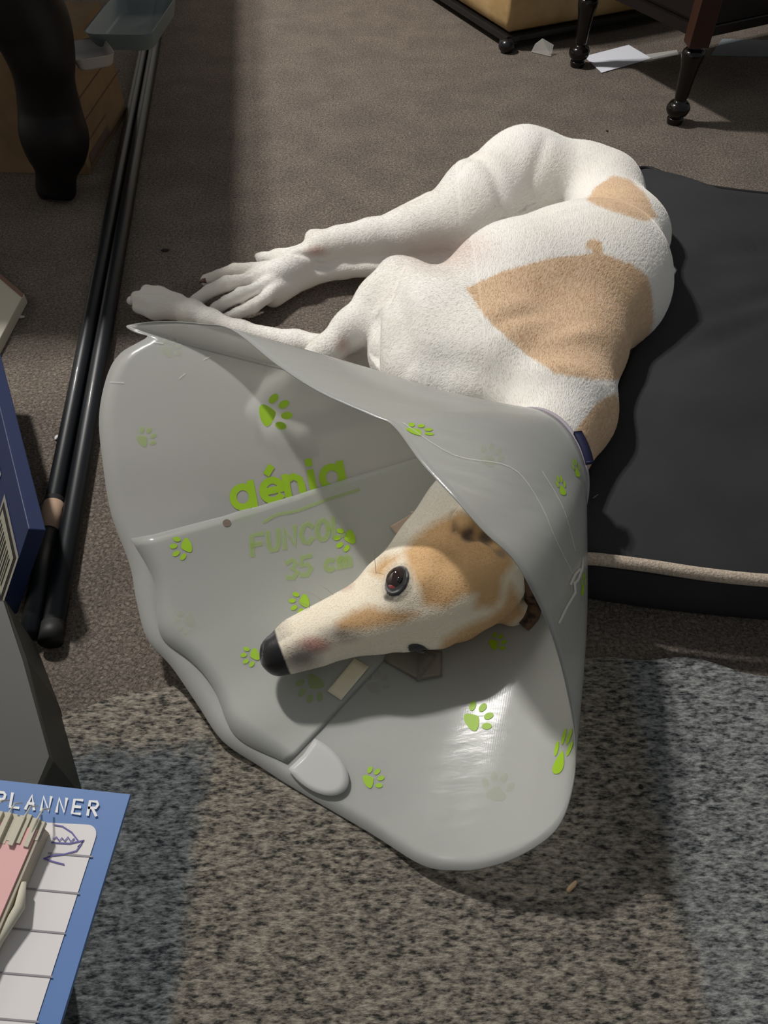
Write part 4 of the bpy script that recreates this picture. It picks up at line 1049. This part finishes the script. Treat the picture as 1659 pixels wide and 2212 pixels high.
clr = bpy.data.materials.new('clear_tape'); clr.use_nodes = True; frosted(clr, .45, .2, (.75, .66, .55))
in2 = on_sheet(bvh, .003, True)
patch([(838, 1392), (945, 1418), (905, 1475), (830, 1432)], in2, clr, 'clear_tab')
patch([(905, 1405), (955, 1410), (955, 1465), (900, 1475)], in2, clr, 'clear_tab')
skin = mat('beige_tab', (.55, .42, .32), .6)
patch([(842, 1138), (890, 1110), (905, 1125), (855, 1156)], fm2, skin, 'beige_tab', 'beige tab beside the muzzle')
patch([(886, 1106), (905, 1102), (912, 1118), (895, 1126)], fm2, skin, 'beige_tab')
V, F = blob(490, 1130, 9, 8, 0, flapm); part('rivet_hole', V, F, mat('brown_spot', (.20, .15, .12), .7), cone, smooth=False)
crk = mat('white_crack', (.78, .74, .66), .7)
V, F = ribbons([[(1272, 1205), (1255, 1228), (1246, 1252), (1238, 1262)], [(1238, 1258), (1240, 1280), (1222, 1310), (1205, 1345)], [(1250, 1230), (1240, 1240), (1230, 1262)]], 5, on_sheet(bvh, .0014)); part('crack', V, F, crk, cone, smooth=False)
V, F = ribbons([catmull([(870, 915), (980, 985), (1100, 1010), (1160, 1080), (1200, 1170), (1235, 1240)], 5), catmull([(1170, 1020), (1215, 1100), (1240, 1190)], 5), [(330, 740), (352, 743)], [(440, 778), (458, 770)], [(388, 818), (400, 808)], [(238, 826), (268, 828)]], 2.2, on_sheet(bvh, .0012))
part('scratches', V, F, mat('pale_scratch', (.75, .76, .72), .5, Alpha=.5), cone, smooth=False)['kind'] = 'stuff'
# neck edge: grey padding and navy strap
padm = mat('grey_foam_edging', (.40, .36, .40), .8); navy = mat('navy_webbing', (.012, .014, .06), .7)
rg_ = np.vstack([ringc, ringc[:1]]); V, F = tube(rg_, .0028, 8, False); part('neck_edging', V, F, padm, cone)
q_ = to_px(ringc); ii = int(np.argmin(np.hypot(q_[:, 0]-1240, q_[:, 1]-985)))
sg = [ringc[(ii+k) % nR]+np.array((.004, .0, .004)) for k in range(-7, 8)]
V, F = [], []
for p_ in sg: V += [p_-Aax*.006+np.array((0, 0, .002)), p_+Aax*.006+np.array((0, 0, .002)), p_+Aax*.006-np.array((0, 0, .002)), p_-Aax*.006-np.array((0, 0, .002))]
for i in range(len(sg)-1):
    for k in range(4): F.append((4*i+k, 4*i+(k+1) % 4, 4*i+4+(k+1) % 4, 4*i+4+k))
F += [(0, 1, 2, 3), tuple(len(V)-4+k for k in range(4))[::-1]]
part('strap', V, F, navy, cone, label='navy strap end')

# ------------------------------------------------------------------ crumbs and fluff on the floor
def crumb(name, x, y, z, r, sq, m, label, cat, ang_=0):
    p = W(x, y, z); R_ = (np.array((math.cos(ang_), math.sin(ang_), 0)), np.array((-math.sin(ang_), math.cos(ang_), 0)), np.array((0, 0, 1.)))
    V, F = ball(p+np.array((0, 0, r*sq[2]*.9)), r, R_, sq, 10, 7)
    V = [np.array(v)+np.array((noise.noise(Vector(v)*400), noise.noise(Vector(v)*380+Vector((3, 1, 2))), 0))*r*.25 for v in V]
    tag(obj(name, V, F, m), label, cat)
crumb('paper_scrap', 123, 947, .0, .004, (.6, 1.2, .5), mat('white_scrap', (.8, .8, .8), .7), 'tiny white scrap on the carpet beside the taped black pole', 'scrap')
crumb('fluff', 357, 542, .0, .006, (1.2, .8, .3), mat('dark_fluff', (.02, .018, .015), .9), 'small dark clump of fluff on the shaded carpet above the paws', 'fluff')
crumb('crumb', 1311, 284, .0, .003, (.8, 1.2, .5), mat('dark_crumb', (.02, .015, .012), .9), 'tiny dark crumb on the carpet beyond the rump of the dog', 'crumb')
crumb('seed', 1235, 1916, .006, .004, (1.8, .6, .5), mat('straw_seed', (.55, .38, .22), .6), 'straw coloured seed husk on the rug below the cone', 'seed', .7)
crumb('crumb', 1384, 1700, .006, .0022, (1, 1.2, .5), mat('black_crumb', (.01, .01, .01), .8), 'tiny black crumb on the rug right of the cone', 'crumb')
crumb('fluff', 45, 686, .0, .005, (1.4, .8, .3), mat('grey_fluff', (.5, .5, .48), .9), 'small grey bit of fluff beside the cream book', 'fluff')
V, F = tube([W(1279, 1078, .075), W(1284, 1074, .086), W(1292, 1068, .086)], [.0006, .0005, .0002], 5)
tag(obj('hair_strand', V, F, whm), 'short white hair on the dog bed beside the cone', 'hair')
